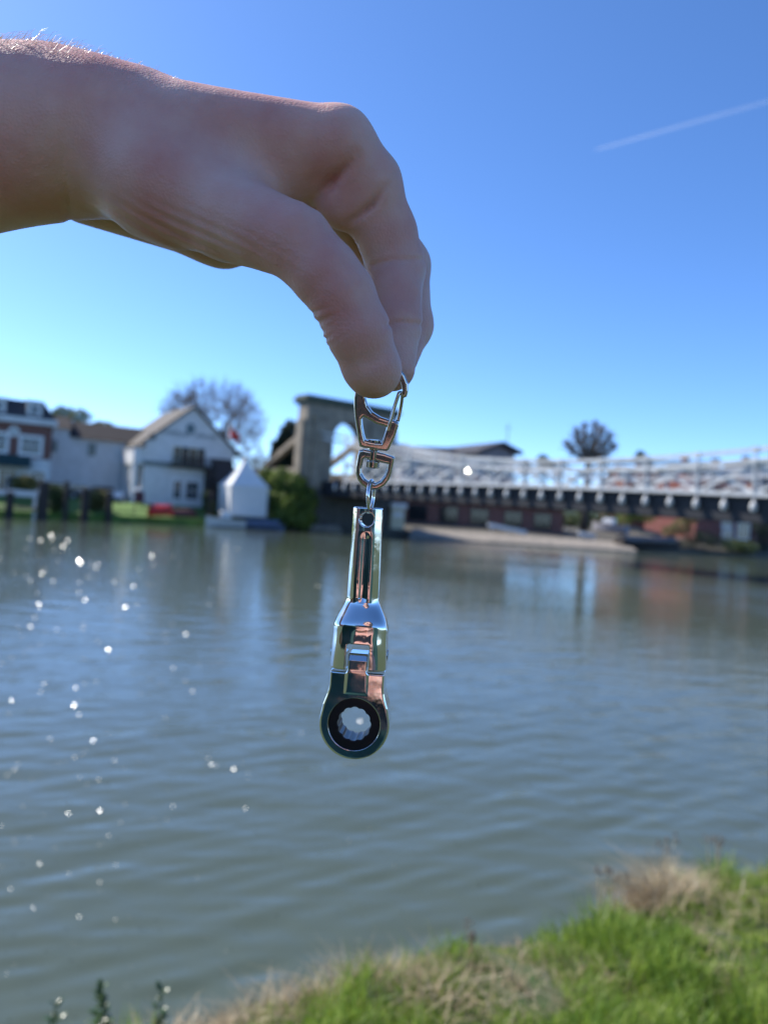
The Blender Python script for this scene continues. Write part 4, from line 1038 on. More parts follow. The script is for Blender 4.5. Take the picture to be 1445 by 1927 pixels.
def blades(name, n, xr, dr, hgt, wid, bend, m, seed, dens=None, hmod=None):
    r = np.random.default_rng(seed)
    x = r.uniform(*xr, n); d = r.uniform(*dr, n); y = edge_y(x) - d * .9
    keep = np.ones(n, bool) if dens is None else r.random(n) < dens(x, y, d)
    x, y, d = x[keep], y[keep], d[keep]; n = len(x)
    z = ground_z(d) - .01
    tuft = np.clip(.9 + .7 * vnoise(x, y, 7, seed + 1) + .4 * vnoise(x, y, 22, seed + 2), .22, 2.6)
    if hmod is not None: tuft = tuft * hmod(x, y, d)
    h = hgt * tuft * r.uniform(.5, 1.25, n)
    az = r.uniform(0, 6.28, n) * .6 + 1.2 * vnoise(x, y, 7, seed + 3) + r.normal(0, .8, n)
    dx, dy = np.cos(az), np.sin(az)
    w = wid * r.uniform(.6, 1.3, n); bn = bend * r.uniform(.2, 1.3, n)
    fx = r.uniform(0, 6.28, n); wx, wy = np.cos(fx) * w / 2, np.sin(fx) * w / 2
    P = lambda t, kk: np.stack([x + dx * h * bn * t ** 1.8 + wx * kk, y + dy * h * bn * t ** 1.8 + wy * kk, z + h * (t - .38 * bn * t ** 2)], 1)
    V = np.stack([P(0, -1), P(0, 1), P(.5, -.85), P(.5, .85), P(1.0, 0)], 1).reshape(-1, 3)
    F = (np.arange(n)[:, None, None] * 5 + np.array([[0, 1, 3], [0, 3, 2], [2, 3, 4]])[None]).reshape(-1, 3)
    o = np_mesh(name, V, F, M[m], None, True)
    return tag(o, kind='stuff')
def dry_patch(x, d):
    g = lambda cx, sx, cd, sd, k: k * np.exp(-((x - cx) / sx) ** 2 - ((d - cd) / sd) ** 2)
    q = g(.20, .12, .16, .20, .75) + g(.92, .15, .05, .10, .95) + g(1.30, .19, .12, .12, 1.0) + g(.62, .14, .02, .07, .7) + g(2.0, .25, .03, .1, .7)
    q = q + .85 * np.exp(-((d - .03) / .12) ** 2) * np.clip((.12 - x) / .1, 0, 1)
    return np.clip(q * (1 + .45 * vnoise(x, d * 3, 9, 77)) + .05, 0, 1)
blades('grass', 52000, (-1.0, 2.7), (-.01, 1.5), .088, .0056, .8, 'blade_green', 31, dens=lambda x, y, d: np.clip((.45 + d * 2.4) * (1 - .85 * dry_patch(x, d)), .05, 1), hmod=lambda x, y, d: np.clip(.85 + 1.1 * np.exp(-((x - 1.5) / .22) ** 2 - ((d - .08) / .12) ** 2) + 1.0 * np.exp(-((x - .42) / .13) ** 2 - ((d - .12) / .2) ** 2) + .6 * np.exp(-((x - 1.15) / .12) ** 2 - ((d - .55) / .15) ** 2) - .45 * np.exp(-((x - 1.3) / .14) ** 2 - ((d - .2) / .08) ** 2), .4, 2.2))
blades('dry_grass', 46000, (-1.0, 2.7), (-.08, .6), .085, .0034, 1.4, 'blade_dry', 41, dens=lambda x, y, d: dry_patch(x, d), hmod=lambda x, y, d: 1 + 1.0 * np.exp(-((x - 1.28) / .2) ** 2) + .3 * (x < .1))
blades('dry_litter', 9000, (-1.0, 2.7), (.0, 1.5), .05, .003, 1.6, 'blade_dry', 45)
# standing dry stalks on the edge
for i, (px, yt, yb, Y, lb) in enumerate(((1128, 1640, 1735, 2.95, 'pale forked dry stalk with brown seed head on the bank edge'), (1160, 1650, 1740, 2.98, 'brown dry stalk just right of the pale forked stalk'), (1252, 1580, 1690, 3.1, 'tall thin dry stalk with a single head above the tufted grass'), (1345, 1575, 1680, 3.2, 'wispy tall dry stalk above the rightmost tuft'), (882, 1738, 1800, 2.55, 'short pale stalk over the middle tuft of grass'))):
    rr = random.Random(90 + i); a, b_ = at(px, yb, Y), at(px, yt, Y)
    o = thing('dry_stalk', a, lb, 'plant', 'dry stalks on the bank edge')
    k = MB(); hd = MB()
    for j in range(4):
        t = b_ + Vector((rr.uniform(-.05, .05), rr.uniform(-.04, .04), rr.uniform(-.05, .02))) if j else b_
        k.tube([a - Vector((0, 0, .08)), a.lerp(t, .5) + Vector((rr.uniform(-.01, .01), 0, 0)), t], [.0028, .0022, .0014], 5)
        for q in range(5):
            c_ = t + Vector((rr.uniform(-.012, .012), rr.uniform(-.012, .012), rr.uniform(-.02, .01)))
            hd.blob(c_, (.004, .004, .007), 6, 4)
    k.build('stem', M['blade_dry'], o); tag(hd.build('seed_head', M['timber'], o), kind='stuff')
# leafy weeds at the lower left
M['weed_leaf'] = mat('weed_leaf', (.07, .12, .03), (.03, .06, .015), .3, scale=30, trans=.3, spec=.7)
for i, (px, yt, Y, lb) in enumerate(((192, 1842, 2.06, 'tallest leafy weed at the lower left with shiny leaves'), (303, 1862, 2.1, 'leafy weed with a brown tip right of the tallest weed'), (104, 1888, 2.02, 'small dark weed left of the tallest weed'))):
    rr = random.Random(70 + i); t = at(px, yt, Y); a = Vector((t.x + .02, t.y - .02, t.z - .28))
    o = thing('leafy_weed', a, lb, 'plant', 'leafy weeds at the water edge')
    k = MB(); k.tube([a, a.lerp(t, .5) + Vector((.008, 0, 0)), t], [.004, .003, .0015], 6); k.build('stem', M['weed_leaf'], o)
    for j in range(40):
        u = rr.uniform(.25, 1.0); c_ = a.lerp(t, u); az = j * 2.4; ln = .042 * (1.25 - .6 * u) * rr.uniform(.7, 1.2)
        d = Vector((math.cos(az), math.sin(az), rr.uniform(.2, .9))).normalized(); s = d.cross(Vector((0, 0, 1))).normalized(); nn = s.cross(d)
        v = [c_, c_ + d * ln * .35 + s * ln * .26 - nn * .002, c_ + d * ln * .75 + s * ln * .2, c_ + d * ln - nn * .004, c_ + d * ln * .75 - s * ln * .2, c_ + d * ln * .35 - s * ln * .26 - nn * .002, c_ + d * ln * .5 + nn * .004]
        k = MB(); k.add(v, [(0, 1, 6), (1, 2, 6), (2, 3, 6), (3, 4, 6), (4, 5, 6), (5, 0, 6)]); k.build('leaf', M['weed_leaf'], o, True, False)

# ------------------------------------------------------------------ implicit surfaces -> meshes
def smin(a, b, k):
    h = np.clip(.5 + .5 * (b - a) / k, 0, 1)
    return b + (a - b) * h - k * h * (1 - h)
def smax(a, b, k): return -smin(-a, -b, k)
def cap(p, a, b, r1, r2=None, sc=None):        # tapered capsule; sc squashes the distance per axis
    a, b = np.asarray(a, np.float32), np.asarray(b, np.float32); r2 = r1 if r2 is None else r2
    ba = b - a; L2 = float(ba @ ba) + 1e-9
    q = p - a
    t = np.clip((q @ ba) / L2, 0, 1)
    d = q - t[:, None] * ba
    if sc is not None: d = d / np.asarray(sc, np.float32)
    return np.sqrt((d * d).sum(1)) - (r1 + (r2 - r1) * t)
def ell(p, c, r):
    r = np.asarray(r, np.float32); q = (p - np.asarray(c, np.float32)) / r
    k = np.sqrt((q * q).sum(1)); return (k - 1) * float(r.min())
def nets(f, lo, hi, h, newton=2, margin=2.6):
    lo, hi = np.asarray(lo, float), np.asarray(hi, float)
    n = (np.ceil((hi - lo) / (4 * h)).astype(int)) * 4 + 1
    # coarse pass
    cx = [lo[i] + h * (4 * np.arange((n[i] - 1) // 4 + 1) ) for i in range(3)]
    C = np.stack(np.meshgrid(*cx, indexing='ij'), -1).reshape(-1, 3).astype(np.float32)
    fc = f(C).reshape([len(c) for c in cx])
    G = np.repeat(np.repeat(np.repeat(fc, 4, 0), 4, 1), 4, 2)[:n[0], :n[1], :n[2]].astype(np.float32)
    near = np.abs(fc) < 4 * h * margin
    nm = np.repeat(np.repeat(np.repeat(near, 4, 0), 4, 1), 4, 2)[:n[0], :n[1], :n[2]]
    ii = np.argwhere(nm)
    vals = np.empty(len(ii), np.float32)
    for s in range(0, len(ii), 400000):
        vals[s:s + 400000] = f((lo + h * ii[s:s + 400000]).astype(np.float32))
    G[nm] = vals
    S = G < 0
    c8 = [S[a:n[0] - 1 + a, b:n[1] - 1 + b, c:n[2] - 1 + c] for a in (0, 1) for b in (0, 1) for c in (0, 1)]
    cnt = sum(x.astype(np.int8) for x in c8)
    act = (cnt > 0) & (cnt < 8)
    cells = np.argwhere(act)
    vid = -np.ones(act.shape, np.int64); vid[act] = np.arange(len(cells))
    acc = np.zeros((len(cells), 3)); num = np.zeros(len(cells))
    cor = [(a, b, c) for a in (0, 1) for b in (0, 1) for c in (0, 1)]
    for i in range(8):
        for j in range(i + 1, 8):
            if sum(abs(u - v) for u, v in zip(cor[i], cor[j])) != 1: continue
            ga = G[tuple((cells + cor[i]).T)]; gb = G[tuple((cells + cor[j]).T)]
            m = (ga < 0) != (gb < 0)
            t = np.where(m, ga / np.where(m, ga - gb, 1), 0)
            p = np.array(cor[i]) + t[:, None] * (np.array(cor[j]) - np.array(cor[i]))
            acc += p * m[:, None]; num += m
    V = lo + h * (cells + acc / num[:, None])
    Fs = []
    for ax in range(3):
        o = [0, 0, 0]; o[ax] = 1
        sl0 = [slice(1, n[k] - 1) if k != ax else slice(0, n[k] - 1) for k in range(3)]
        sl1 = [slice(1, n[k] - 1) if k != ax else slice(1, n[k]) for k in range(3)]
        A, B = S[tuple(sl0)], S[tuple(sl1)]
        e = np.argwhere(A != B)
        off = np.array([1 if k != ax else 0 for k in range(3)])
        e = e + off
        u, v = (ax + 1) % 3, (ax + 2) % 3
        du = np.zeros(3, int); du[u] = 1; dv = np.zeros(3, int); dv[v] = 1
        q = np.stack([vid[tuple((e - du - dv).T)], vid[tuple((e - dv).T)], vid[tuple(e.T)], vid[tuple((e - du).T)]], 1)
        flip = ~A[tuple((e - off).T)]
        q[flip] = q[flip][:, ::-1]
        Fs.append(q)
    F = np.concatenate(Fs); F = F[(F >= 0).all(1)]
    Nn = None
    for it in range(newton + 1):
        g = np.zeros_like(V); e_ = h * .35
        P = V.astype(np.float32)
        f0 = f(P)
        for k in range(3):
            d = np.zeros(3, np.float32); d[k] = e_
            g[:, k] = (f(P + d) - f(P - d)) / (2 * e_)
        gl = np.linalg.norm(g, axis=1)[:, None] + 1e-9
        Nn = g / gl
        if it < newton: V = V - Nn * np.clip(f0 / gl[:, 0], -h * .6, h * .6)[:, None]
    return V, F, Nn

# skin
sk = bpy.data.materials.new('skin'); sk.use_nodes = True
nt = sk.node_tree; N, L = nt.nodes, nt.links
b = N['Principled BSDF']
tc = N.new('ShaderNodeTexCoord')
nz = N.new('ShaderNodeTexNoise'); nz.inputs['Scale'].default_value = 42; nz.inputs['Detail'].default_value = 7; L.new(tc.outputs['Object'], nz.inputs['Vector'])
rp = N.new('ShaderNodeValToRGB'); rp.color_ramp.elements[0].position = .32; rp.color_ramp.elements[1].position = .7
rp.color_ramp.elements[0].color = (.57, .25, .20, 1); rp.color_ramp.elements[1].color = (.70, .45, .37, 1)
L.new(nz.outputs['Fac'], rp.inputs['Fac']); L.new(rp.outputs['Color'], b.inputs['Base Color'])
b.inputs['Roughness'].default_value = .48; b.inputs['Specular IOR Level'].default_value = .35
b.inputs['Subsurface Weight'].default_value = .35; b.inputs['Subsurface Radius'].default_value = (1, .35, .2); b.inputs['Subsurface Scale'].default_value = .004
vo = N.new('ShaderNodeTexVoronoi'); vo.inputs['Scale'].default_value = 1400; L.new(tc.outputs['Object'], vo.inputs['Vector'])
bp = N.new('ShaderNodeBump'); bp.inputs['Strength'].default_value = .5; bp.inputs['Distance'].default_value = .0002; L.new(vo.outputs['Distance'], bp.inputs['Height'])
n2 = N.new('ShaderNodeTexNoise'); n2.inputs['Scale'].default_value = 160; n2.inputs['Detail'].default_value = 4; L.new(tc.outputs['Object'], n2.inputs['Vector'])
b2 = N.new('ShaderNodeBump'); b2.inputs['Strength'].default_value = .55; b2.inputs['Distance'].default_value = .0007; L.new(n2.outputs['Fac'], b2.inputs['Height'])
L.new(bp.outputs['Normal'], b2.inputs['Normal']); L.new(b2.outputs['Normal'], b.inputs['Normal'])
M['skin'] = sk

# left hand, camera space in mm: (pixel x, pixel y, distance), radius
H = lambda px, py, d: cs(px, py, d)
ELB = np.array([-305.0, 26.0, 62.0])
fingers = {
    'index': [((638, 270, 211), 9.2), ((693, 346, 217), 9.3), ((727, 440, 223), 8.7), ((745, 502, 225.5), 8.5), ((742, 608, 220), 7.7), ((737, 692, 217), 6.9)],
    'middle': [((640, 290, 235), 9.4), ((760, 500, 243), 8.2), ((766, 612, 236), 7.8), ((748, 672, 228), 6.4)],
    'ring': [((600, 320, 254), 9.0), ((722, 492, 260), 8.0), ((738, 580, 251), 7.4), ((718, 640, 242), 6.3)],
    'pinky': [((555, 360, 268), 8.0), ((660, 485, 274), 7.0), ((690, 565, 266), 6.4), ((688, 615, 257), 5.6)],
}
thumb = [((300, 338, 214), 13.8), ((430, 408, 206), 11.4), ((555, 455, 196.5), 9.2), ((613, 517, 195), 8.5), ((643, 555, 195), 8.2), ((675, 626, 196.5), 8.0), ((697, 687, 200), 7.2), ((703, 697, 201.5), 7.2)]
def chain(p, pts, k=2.5):
    d = None
    for (a, ra), (b_, rb) in zip(pts[:-1], pts[1:]):
        c = cap(p, H(*a), H(*b_), ra, rb)
        d = c if d is None else smin(d, c, k)
    return d
def poly_dist(x, y, pts):
    d = None
    for (ax, ay), (bx, by) in zip(pts[:-1], pts[1:]):
        ex, ey = bx - ax, by - ay
        t = np.clip(((x - ax) * ex + (y - ay) * ey) / (ex * ex + ey * ey), 0, 1)
        q = (x - ax - t * ex) ** 2 + (y - ay - t * ey) ** 2
        d = q if d is None else np.minimum(d, q)
    return np.sqrt(d)
CREASES = [                                    # folds of the skin: depth mm, half width, farthest depth
    ([(703, 499), (740, 490), (800, 489)], .65, 5.8, 232), ([(708, 520), (740, 507)], .25, 6, 232), ([(724, 612), (755, 606), (796, 612)], .6, 5.2, 230),
    ([(655, 420), (672, 408), (700, 385), (724, 350)], 1.9, 7.0, 234), ([(589, 383), (628, 338), (668, 292)], 1.9, 11.0, 230),
    ([(136, 480), (131, 400), (122, 310)], .6, 8.0, 246), ([(672, 688), (700, 683), (728, 662)], .28, 9.0, 206),
    ([(112, 340), (118, 300), (108, 260)], .35, 9.0, 240),
]
def hand_sdf(p):
    d = cap(p, ELB, H(-90, 271, 219), 33, 22.2)
    d = smin(d, cap(p, H(-90, 271, 219), H(110, 260, 224), 22.2, 19.6), 14)
    pal = cap(p, H(110, 252, 225), H(260, 262, 228), 20.6, 17.5)
    pal = smin(pal, cap(p, H(20, 240, 216), H(200, 230, 214), 14.5, 12.2), 11)
    pal = smin(pal, cap(p, H(200, 226, 214), H(638, 274, 211), 12.6, 9.3), 9)
    pal = smin(pal, cap(p, H(200, 240, 244), H(640, 290, 235), 14, 9.4), 8)
    pal = smin(pal, cap(p, H(180, 255, 258), H(600, 322, 254), 13, 9.0), 8)
    pal = smin(pal, cap(p, H(180, 280, 268), H(555, 362, 268), 12, 8.2), 8)
    pal = smin(pal, cap(p, H(165, 345, 256), H(420, 418, 266), 13.2, 14.2), 8)
    pal = smin(pal, cap(p, H(420, 415, 266), H(530, 405, 266), 13.6, 9), 8)
    pal = smin(pal, cap(p, H(300, 280, 226), H(560, 325, 232), 14.5, 12), 12)
    pal = smin(pal, cap(p, H(460, 360, 216), H(575, 325, 220), 9, 7.5), 10)
    pal = smin(pal, ell(p, H(652, 368, 218), (9.0, 9.6, 8.0)), 4)
    d = smin(d, pal, 14)
    th = chain(p, thumb, 1.5)
    th = smin(th, cap(p, H(190, 312, 228), H(310, 338, 214), 10.5, 13.0), 16)
    d = smin(d, th, 9)
    out = d
    for nme, pts in fingers.items():
        fd = chain(p, pts, 3)
        if nme == 'index':                     # soft pads between the creases
            fd = smin(fd, ell(p, H(744, 552, 219), (6.2, 7.5, 5)), 2.5)
        fm = smin(d, fd, 5)
        out = smin(out, fm, .8)
    x, y = p[:, 0] / np.maximum(p[:, 2], 1) * FPX + 722.5, 963.5 - p[:, 1] / np.maximum(p[:, 2], 1) * FPX
    for pts, amp, wd, far in CREASES:
        q = poly_dist(x, y, pts) / wd
        (xa, ya), (xb, yb) = pts[0], pts[-1]; run = math.hypot(xb - xa, yb - ya)
        en = np.clip(np.minimum(np.hypot(x - xa, y - ya), np.hypot(x - xb, y - yb)) / (.45 * run), 0, 1)
        if abs(yb - ya) < 12: en = 1.0
        out = out + amp * (.15 + .85 * en) * np.exp(-q * q) * np.clip((far - p[:, 2]) / 3, 0, 1)
    # folds of skin at the thenar and the thumb joint
    fade = np.exp(-(((x - 330) / 170) ** 2 + ((y - 440 - (x - 330) * .22) / 45) ** 2)) * np.clip((225 - p[:, 2]) / 6, 0, 1)
    out = out + .30 * fade * np.sin((x * .45 - y * .9) * .33 + .9 * np.sin(x * .025))
    fade = np.exp(-(((x - 604) / 26) ** 2 + ((y - 618) / 46) ** 2))
    return out + .38 * fade * np.sin((x * .5 + y * .87) * .36 + 1.6 * np.sin(x * .06 + y * .03)) * (.6 + .4 * np.sin(y * .13))
Vh, Fh, Nh = nets(hand_sdf, (-330, 20, 20), (20, 152, 300), .8)
Vw = cam_to_world(Vh); Nw = Nh @ CAM3

# the rest of the photographer (world metres): body, head and the right arm that holds the phone
ZG = 1.15
elb_w = cam_to_world(ELB[None])[0]
SHL, SHR = np.array([-.19, -.27, 2.55]), np.array([.19, -.27, 2.55])
ELR, WRR = np.array([.27, -.20, 2.29]), np.array([.075, -.075, 2.47])
def body_sdf(p):
    d = ell(p, (0, -.26, 2.765), (.078, .098, .115))
    d = smin(d, cap(p, (0, -.235, 2.70), (0, -.215, 2.665), .05, .035), .03)
    d = smin(d, cap(p, (0, -.162, 2.775), (0, -.148, 2.745), .010, .015), .012)
    for s in (-1, 1):
        d = smin(d, ell(p, (s * .079, -.265, 2.755), (.012, .02, .032)), .008)
        d = smax(d, -ell(p, (s * .032, -.162, 2.778), (.018, .012, .010)), .012)
    d = smin(d, ell(p, (0, -.166, 2.705), (.026, .010, .007)), .006)
    d = smin(d, cap(p, (0, -.285, 2.71), (0, -.285, 2.52), .055, .062), .03)
    d = smin(d, cap(p, (-.12, -.285, 2.50), (.12, -.285, 2.50), .07), .05)
    d = smin(d, ell(p, (0, -.28, 2.43), (.185, .112, .175)), .05)
    d = smin(d, cap(p, SHL, elb_w, .05, .04), .03)
    d = smin(d, cap(p, SHR, ELR, .05, .04), .03)
    d = smin(d, cap(p, ELR, WRR, .042, .027), .02)
    return d
PH = Matrix(((CR.x, CU.x, -CF.x, 0), (CR.y, CU.y, -CF.y, 0), (CR.z, CU.z, -CF.z, 0), (0, 0, 0, 1)))
def phl(x, y, z): return np.array((Matrix.Translation(EYE) @ PH) @ Vector((x, y, z)))    # phone frame: z towards the photographer
def rhand_sdf(p):
    d = cap(p, WRR, phl(.036, -.115, .034), .026, .020)
    d = smin(d, cap(p, phl(.034, -.12, .026), phl(.024, -.075, .02), .017, .013), .02)
    d2 = d
    for i in range(4):
        y = -.046 - .0165 * i
        c = [phl(.028, y - .012, .024), phl(.018, y - .004, .002), phl(-.018, y + .002, -.001), phl(-.052 + .003 * i, y + .006, .002)]
        r_ = [.0088, .0082, .0075, .0066]
        fd = None
        for a, b_, ra, rb in zip(c[:-1], c[1:], r_[:-1], r_[1:]):
            q = cap(p, a, b_, ra, rb); fd = q if fd is None else smin(fd, q, .003)
        d = np.minimum(d, smin(d2, fd, .006))
    t = smin(cap(p, phl(.034, -.11, .034), phl(.022, -.075, .036), .013, .0105), cap(p, phl(.022, -.075, .036), phl(-.002, -.06, .039), .0105, .008), .004)
    return smin(d, t, .008)
Vb, Fb, Nb = nets(body_sdf, (-.36, -.40, 2.22), (.36, .06, 2.92), .007)
Vr, Fr, Nr = nets(rhand_sdf, (-.05, -.14, 2.40), (.14, .05, 2.62), .0025)
person = np_mesh('person', np.concatenate([Vw, Vb, Vr]), np.concatenate([Fh, Fb + len(Vw), Fr + len(Vw) + len(Vb)]), sk, None, True)
tag(person, 'person holding a metal keychain at arm length between thumb and fingers', 'person')
def shirt_sdf(p):
    d = ell(p, (0, -.28, 2.42), (.20, .125, .19))
    d = smin(d, cap(p, (-.07, -.285, 2.35), (-.06, -.28, 2.0), .125, .12), .06); d = smin(d, cap(p, (.07, -.285, 2.35), (.06, -.28, 2.0), .125, .12), .06)
    d = smin(d, cap(p, (-.16, -.28, 2.545), (.16, -.28, 2.545), .075), .05)
    d = smin(d, cap(p, SHL, SHL + (elb_w - SHL) * .5, .075, .068), .04)
    d = smin(d, cap(p, SHR, SHR + (ELR - SHR) * .5, .075, .068), .04)
    d = smax(d, -cap(p, (0, -.285, 2.60), (0, -.26, 2.75), .072), .02)
    d = smax(d, -ell(p, (0, -.13, 2.56), (.105, .10, .125)), .01)
    d = d + .004 * np.sin(p[:, 2] * 46 + 5 * np.sin(p[:, 0] * 13)) * np.clip((2.5 - p[:, 2]) * 4, 0, 1)
    return smax(d, 1.98 - p[:, 2], .01)
def legs_sdf(p):
    d = None
    for s in (-1, 1):
        c = smin(cap(p, (s * .095, -.28, 2.02), (s * .10, -.27, 1.62), .105, .075), cap(p, (s * .10, -.27, 1.62), (s * .105, -.29, 1.24), .075, .062), .03)
        d = c if d is None else smin(d, c, .03)
    return smin(d, cap(p, (-.06, -.28, 2.02), (.06, -.28, 2.02), .118), .05)
def shoe_sdf(p):
    d = None
    for s in (-1, 1):
        c = smin(cap(p, (s * .105, -.29, ZG + .06), (s * .125, -.10, ZG + .045), .05, .042), cap(p, (s * .105, -.29, ZG + .08), (s * .105, -.29, ZG + .13), .055), .03)
        d = c if d is None else np.minimum(d, c)
    return smax(d, ZG + .005 - p[:, 2], .008)
def hair_sdf(p):
    d = ell(p, (0, -.272, 2.79), (.089, .102, .105))
    d = smax(d, -ell(p, (0, -.13, 2.74), (.085, .085, .085)), .015)
    d = smax(d, 2.70 - p[:, 2], .02)
    return d + .0025 * np.sin(p[:, 0] * 240 + 3 * np.sin(p[:, 2] * 60))
M['shirt'] = mat('shirt', (.018, .075, .07), (.013, .055, .053), .85, scale=60, bump=.3, bscale=600)
M['trousers'] = mat('trousers', (.03, .035, .055), (.02, .024, .04), .9, scale=60, bump=.3, bscale=500)
M['hair'] = mat('hair', (.09, .05, .03), (.05, .03, .02), .5, scale=80)
for nm, f_, lo, hi, m in (('shirt', shirt_sdf, (-.40, -.46, 1.94), (.40, .10, 2.68), 'shirt'), ('trousers', legs_sdf, (-.24, -.42, 1.16), (.24, -.13, 2.16), 'trousers'), ('shoe', shoe_sdf, (-.2, -.38, 1.13), (.2, -.03, 1.36), 'rubber'), ('hair', hair_sdf, (-.11, -.39, 2.66), (.11, -.15, 2.92), 'hair')):
    v, f, n_ = nets(f_, lo, hi, .008); np_mesh(nm, v, f, M[m], person)
M['eye'] = mat('eye', (.75, .73, .7), rough=.15)
for s in (-1, 1):
    k = MB(); k.blob((s * .032, -.168, 2.778), .0115, 12, 8); eo = k.build('eye', M['eye'], person, True)
    k = MB(); k.blob((s * .032, -.1585, 2.778), (.005, .003, .005), 10, 6); k.build('iris', M['rubber'], eo, True)
phone = thing('phone', phl(-.022, -.06, .012), 'dark phone held up in the right hand behind the view', 'phone')
k = MB()
def rrect(w, h, r, z, n=5):
    return [Vector(phl(-.022 + sx * (w / 2 - r) + r * math.cos(a), -.055 + sy * (h / 2 - r) + r * math.sin(a), z)) for sx, sy, a0 in ((1, 1, 0), (-1, 1, 90), (-1, -1, 180), (1, -1, 270)) for a in [R(a0 + 90 * i / n) for i in range(n + 1)]]
r0, r1_ = rrect(.0715, .1467, .011, .0095), rrect(.0715, .1467, .011, .017); nn_ = len(r0)
k.add(r0 + r1_, [list(range(nn_)), list(range(2 * nn_ - 1, nn_ - 1, -1))] + [(i, (i + 1) % nn_, nn_ + (i + 1) % nn_, nn_ + i) for i in range(nn_)])
k.build('case', M['car_dark'], phone)
k = MB(); rs = rrect(.067, .142, .009, .0174); rs2 = rrect(.067, .142, .009, .0178)
k.add(rs + rs2, [list(range(nn_)), list(range(2 * nn_ - 1, nn_ - 1, -1))] + [(i, (i + 1) % nn_, nn_ + (i + 1) % nn_, nn_ + i) for i in range(nn_)]); k.build('screen', M['glass'], phone)

# fine hairs on the arm, catching the sun
hm = bpy.data.materials.new('arm_hair'); hm.use_nodes = True
b = hm.node_tree.nodes['Principled BSDF']; b.inputs['Base Color'].default_value = (.85, .74, .58, 1); b.inputs['Roughness'].default_value = .35; b.inputs['Specular IOR Level'].default_value = .8
r = np.random.default_rng(8)
px = Vh[:, 0] / Vh[:, 2] * FPX + 722.5; py = 963.5 - Vh[:, 1] / Vh[:, 2] * FPX
okv = (px > -60) & (px < 700) & (Nw[:, 2] > .55) & (py < 330)
cand = np.where(okv)[0]
den = np.clip(1.15 - (px[cand] + 60) / 420, .10, 1)
pick = cand[r.random(len(cand)) < den * .24]
long_ = np.clip(1.2 - (px[pick] + 60) / 360, .0, 1)
n_ = len(pick)
ln = (.0007 + .0070 * long_ * r.uniform(.05, 1.0, n_) ** 1.6)
dirv = Nw[pick] * .55 + np.array([.95, .2, .12]) * np.where(long_ > .05, 1, .4)[:, None] + r.normal(0, .28, (n_, 3)); dirv /= np.linalg.norm(dirv, axis=1)[:, None]
sd = np.cross(dirv, r.normal(size=(n_, 3))); sd /= np.linalg.norm(sd, axis=1)[:, None]; sd2 = np.cross(dirv, sd)
w_ = .000042 + .000018 * long_[:, None]
b0 = Vw[pick] - Nw[pick] * .0002; tip = b0 + dirv * ln[:, None] + np.array([0, 0, -.12]) * ln[:, None]
midp = b0 + (dirv + Nw[pick] * .25) * ln[:, None] * .5
V = np.stack([b0 + sd * w_, b0 - sd * w_ * .5 + sd2 * w_ * .87, b0 - sd * w_ * .5 - sd2 * w_ * .87, midp + sd * w_ * .8, midp - sd * w_ * .4 + sd2 * w_ * .7, midp - sd * w_ * .4 - sd2 * w_ * .7, tip], 1).reshape(-1, 3)
tri = np.array([[0, 1, 4], [0, 4, 3], [1, 2, 5], [1, 5, 4], [2, 0, 3], [2, 3, 5], [3, 4, 6], [4, 5, 6], [5, 3, 6]])
F = (np.arange(n_)[:, None, None] * 7 + tri[None]).reshape(-1, 3)
tag(np_mesh('arm_hair', V, F, hm, person, False), kind='stuff')

# ------------------------------------------------------------------ the keychain
chrome = bpy.data.materials.new('polished_chrome'); chrome.use_nodes = True
nt = chrome.node_tree; N, L = nt.nodes, nt.links
b = N['Principled BSDF']; b.inputs['Base Color'].default_value = (.80, .79, .77, 1); b.inputs['Metallic'].default_value = 1; b.inputs['Roughness'].default_value = .035
tc = N.new('ShaderNodeTexCoord'); nz = N.new('ShaderNodeTexNoise'); nz.inputs['Scale'].default_value = 130; nz.inputs['Detail'].default_value = 3; L.new(tc.outputs['Object'], nz.inputs['Vector'])
bp = N.new('ShaderNodeBump'); bp.inputs['Strength'].default_value = .12; bp.inputs['Distance'].default_value = .0006; L.new(nz.outputs['Fac'], bp.inputs['Height']); L.new(bp.outputs['Normal'], b.inputs['Normal'])
n2 = N.new('ShaderNodeTexNoise'); n2.inputs['Scale'].default_value = 260; n2.inputs['Detail'].default_value = 7; L.new(tc.outputs['Object'], n2.inputs['Vector'])
mr = N.new('ShaderNodeMapRange'); mr.inputs['From Min'].default_value = .42; mr.inputs['From Max'].default_value = .72; mr.inputs['To Min'].default_value = .03; mr.inputs['To Max'].default_value = .17; L.new(n2.outputs['Fac'], mr.inputs['Value']); L.new(mr.outputs['Result'], b.inputs['Roughness'])
nickel = chrome.copy(); nickel.name = 'nickel'; nickel.node_tree.nodes['Principled BSDF'].inputs['Base Color'].default_value = (.58, .54, .48, 1)
for nd in nickel.node_tree.nodes:
    if nd.bl_idname == 'ShaderNodeMapRange': nd.inputs['To Min'].default_value = .10; nd.inputs['To Max'].default_value = .18
blackm = mat('black_oxide', (.012, .012, .014), rough=.4, metal=.3)
KD = 213.0
def frame(px, py, tilt, yaw, d=KD, pitch=0):            # local mm frame hung at a pixel: x right, y up, z to the viewer
    o = cs(px, py, d)
    t, w = R(tilt), R(yaw)
    up = np.array([math.sin(t), math.cos(t), 0.0])
    x0 = np.array([math.cos(t), -math.sin(t), 0.0]); z0 = np.array([0, 0, -1.0])
    x = x0 * math.cos(w) + z0 * -math.sin(w)
    z = z0 * math.cos(w) + x0 * math.sin(w)
    q = R(pitch); up, z = up * math.cos(q) + z * math.sin(q), z * math.cos(q) - up * math.sin(q)
    return o, np.stack([x, up, z])
def place(V, N_, fr):
    o, B_ = fr
    return cam_to_world(V @ B_ + o), (N_ @ B_) @ CAM3
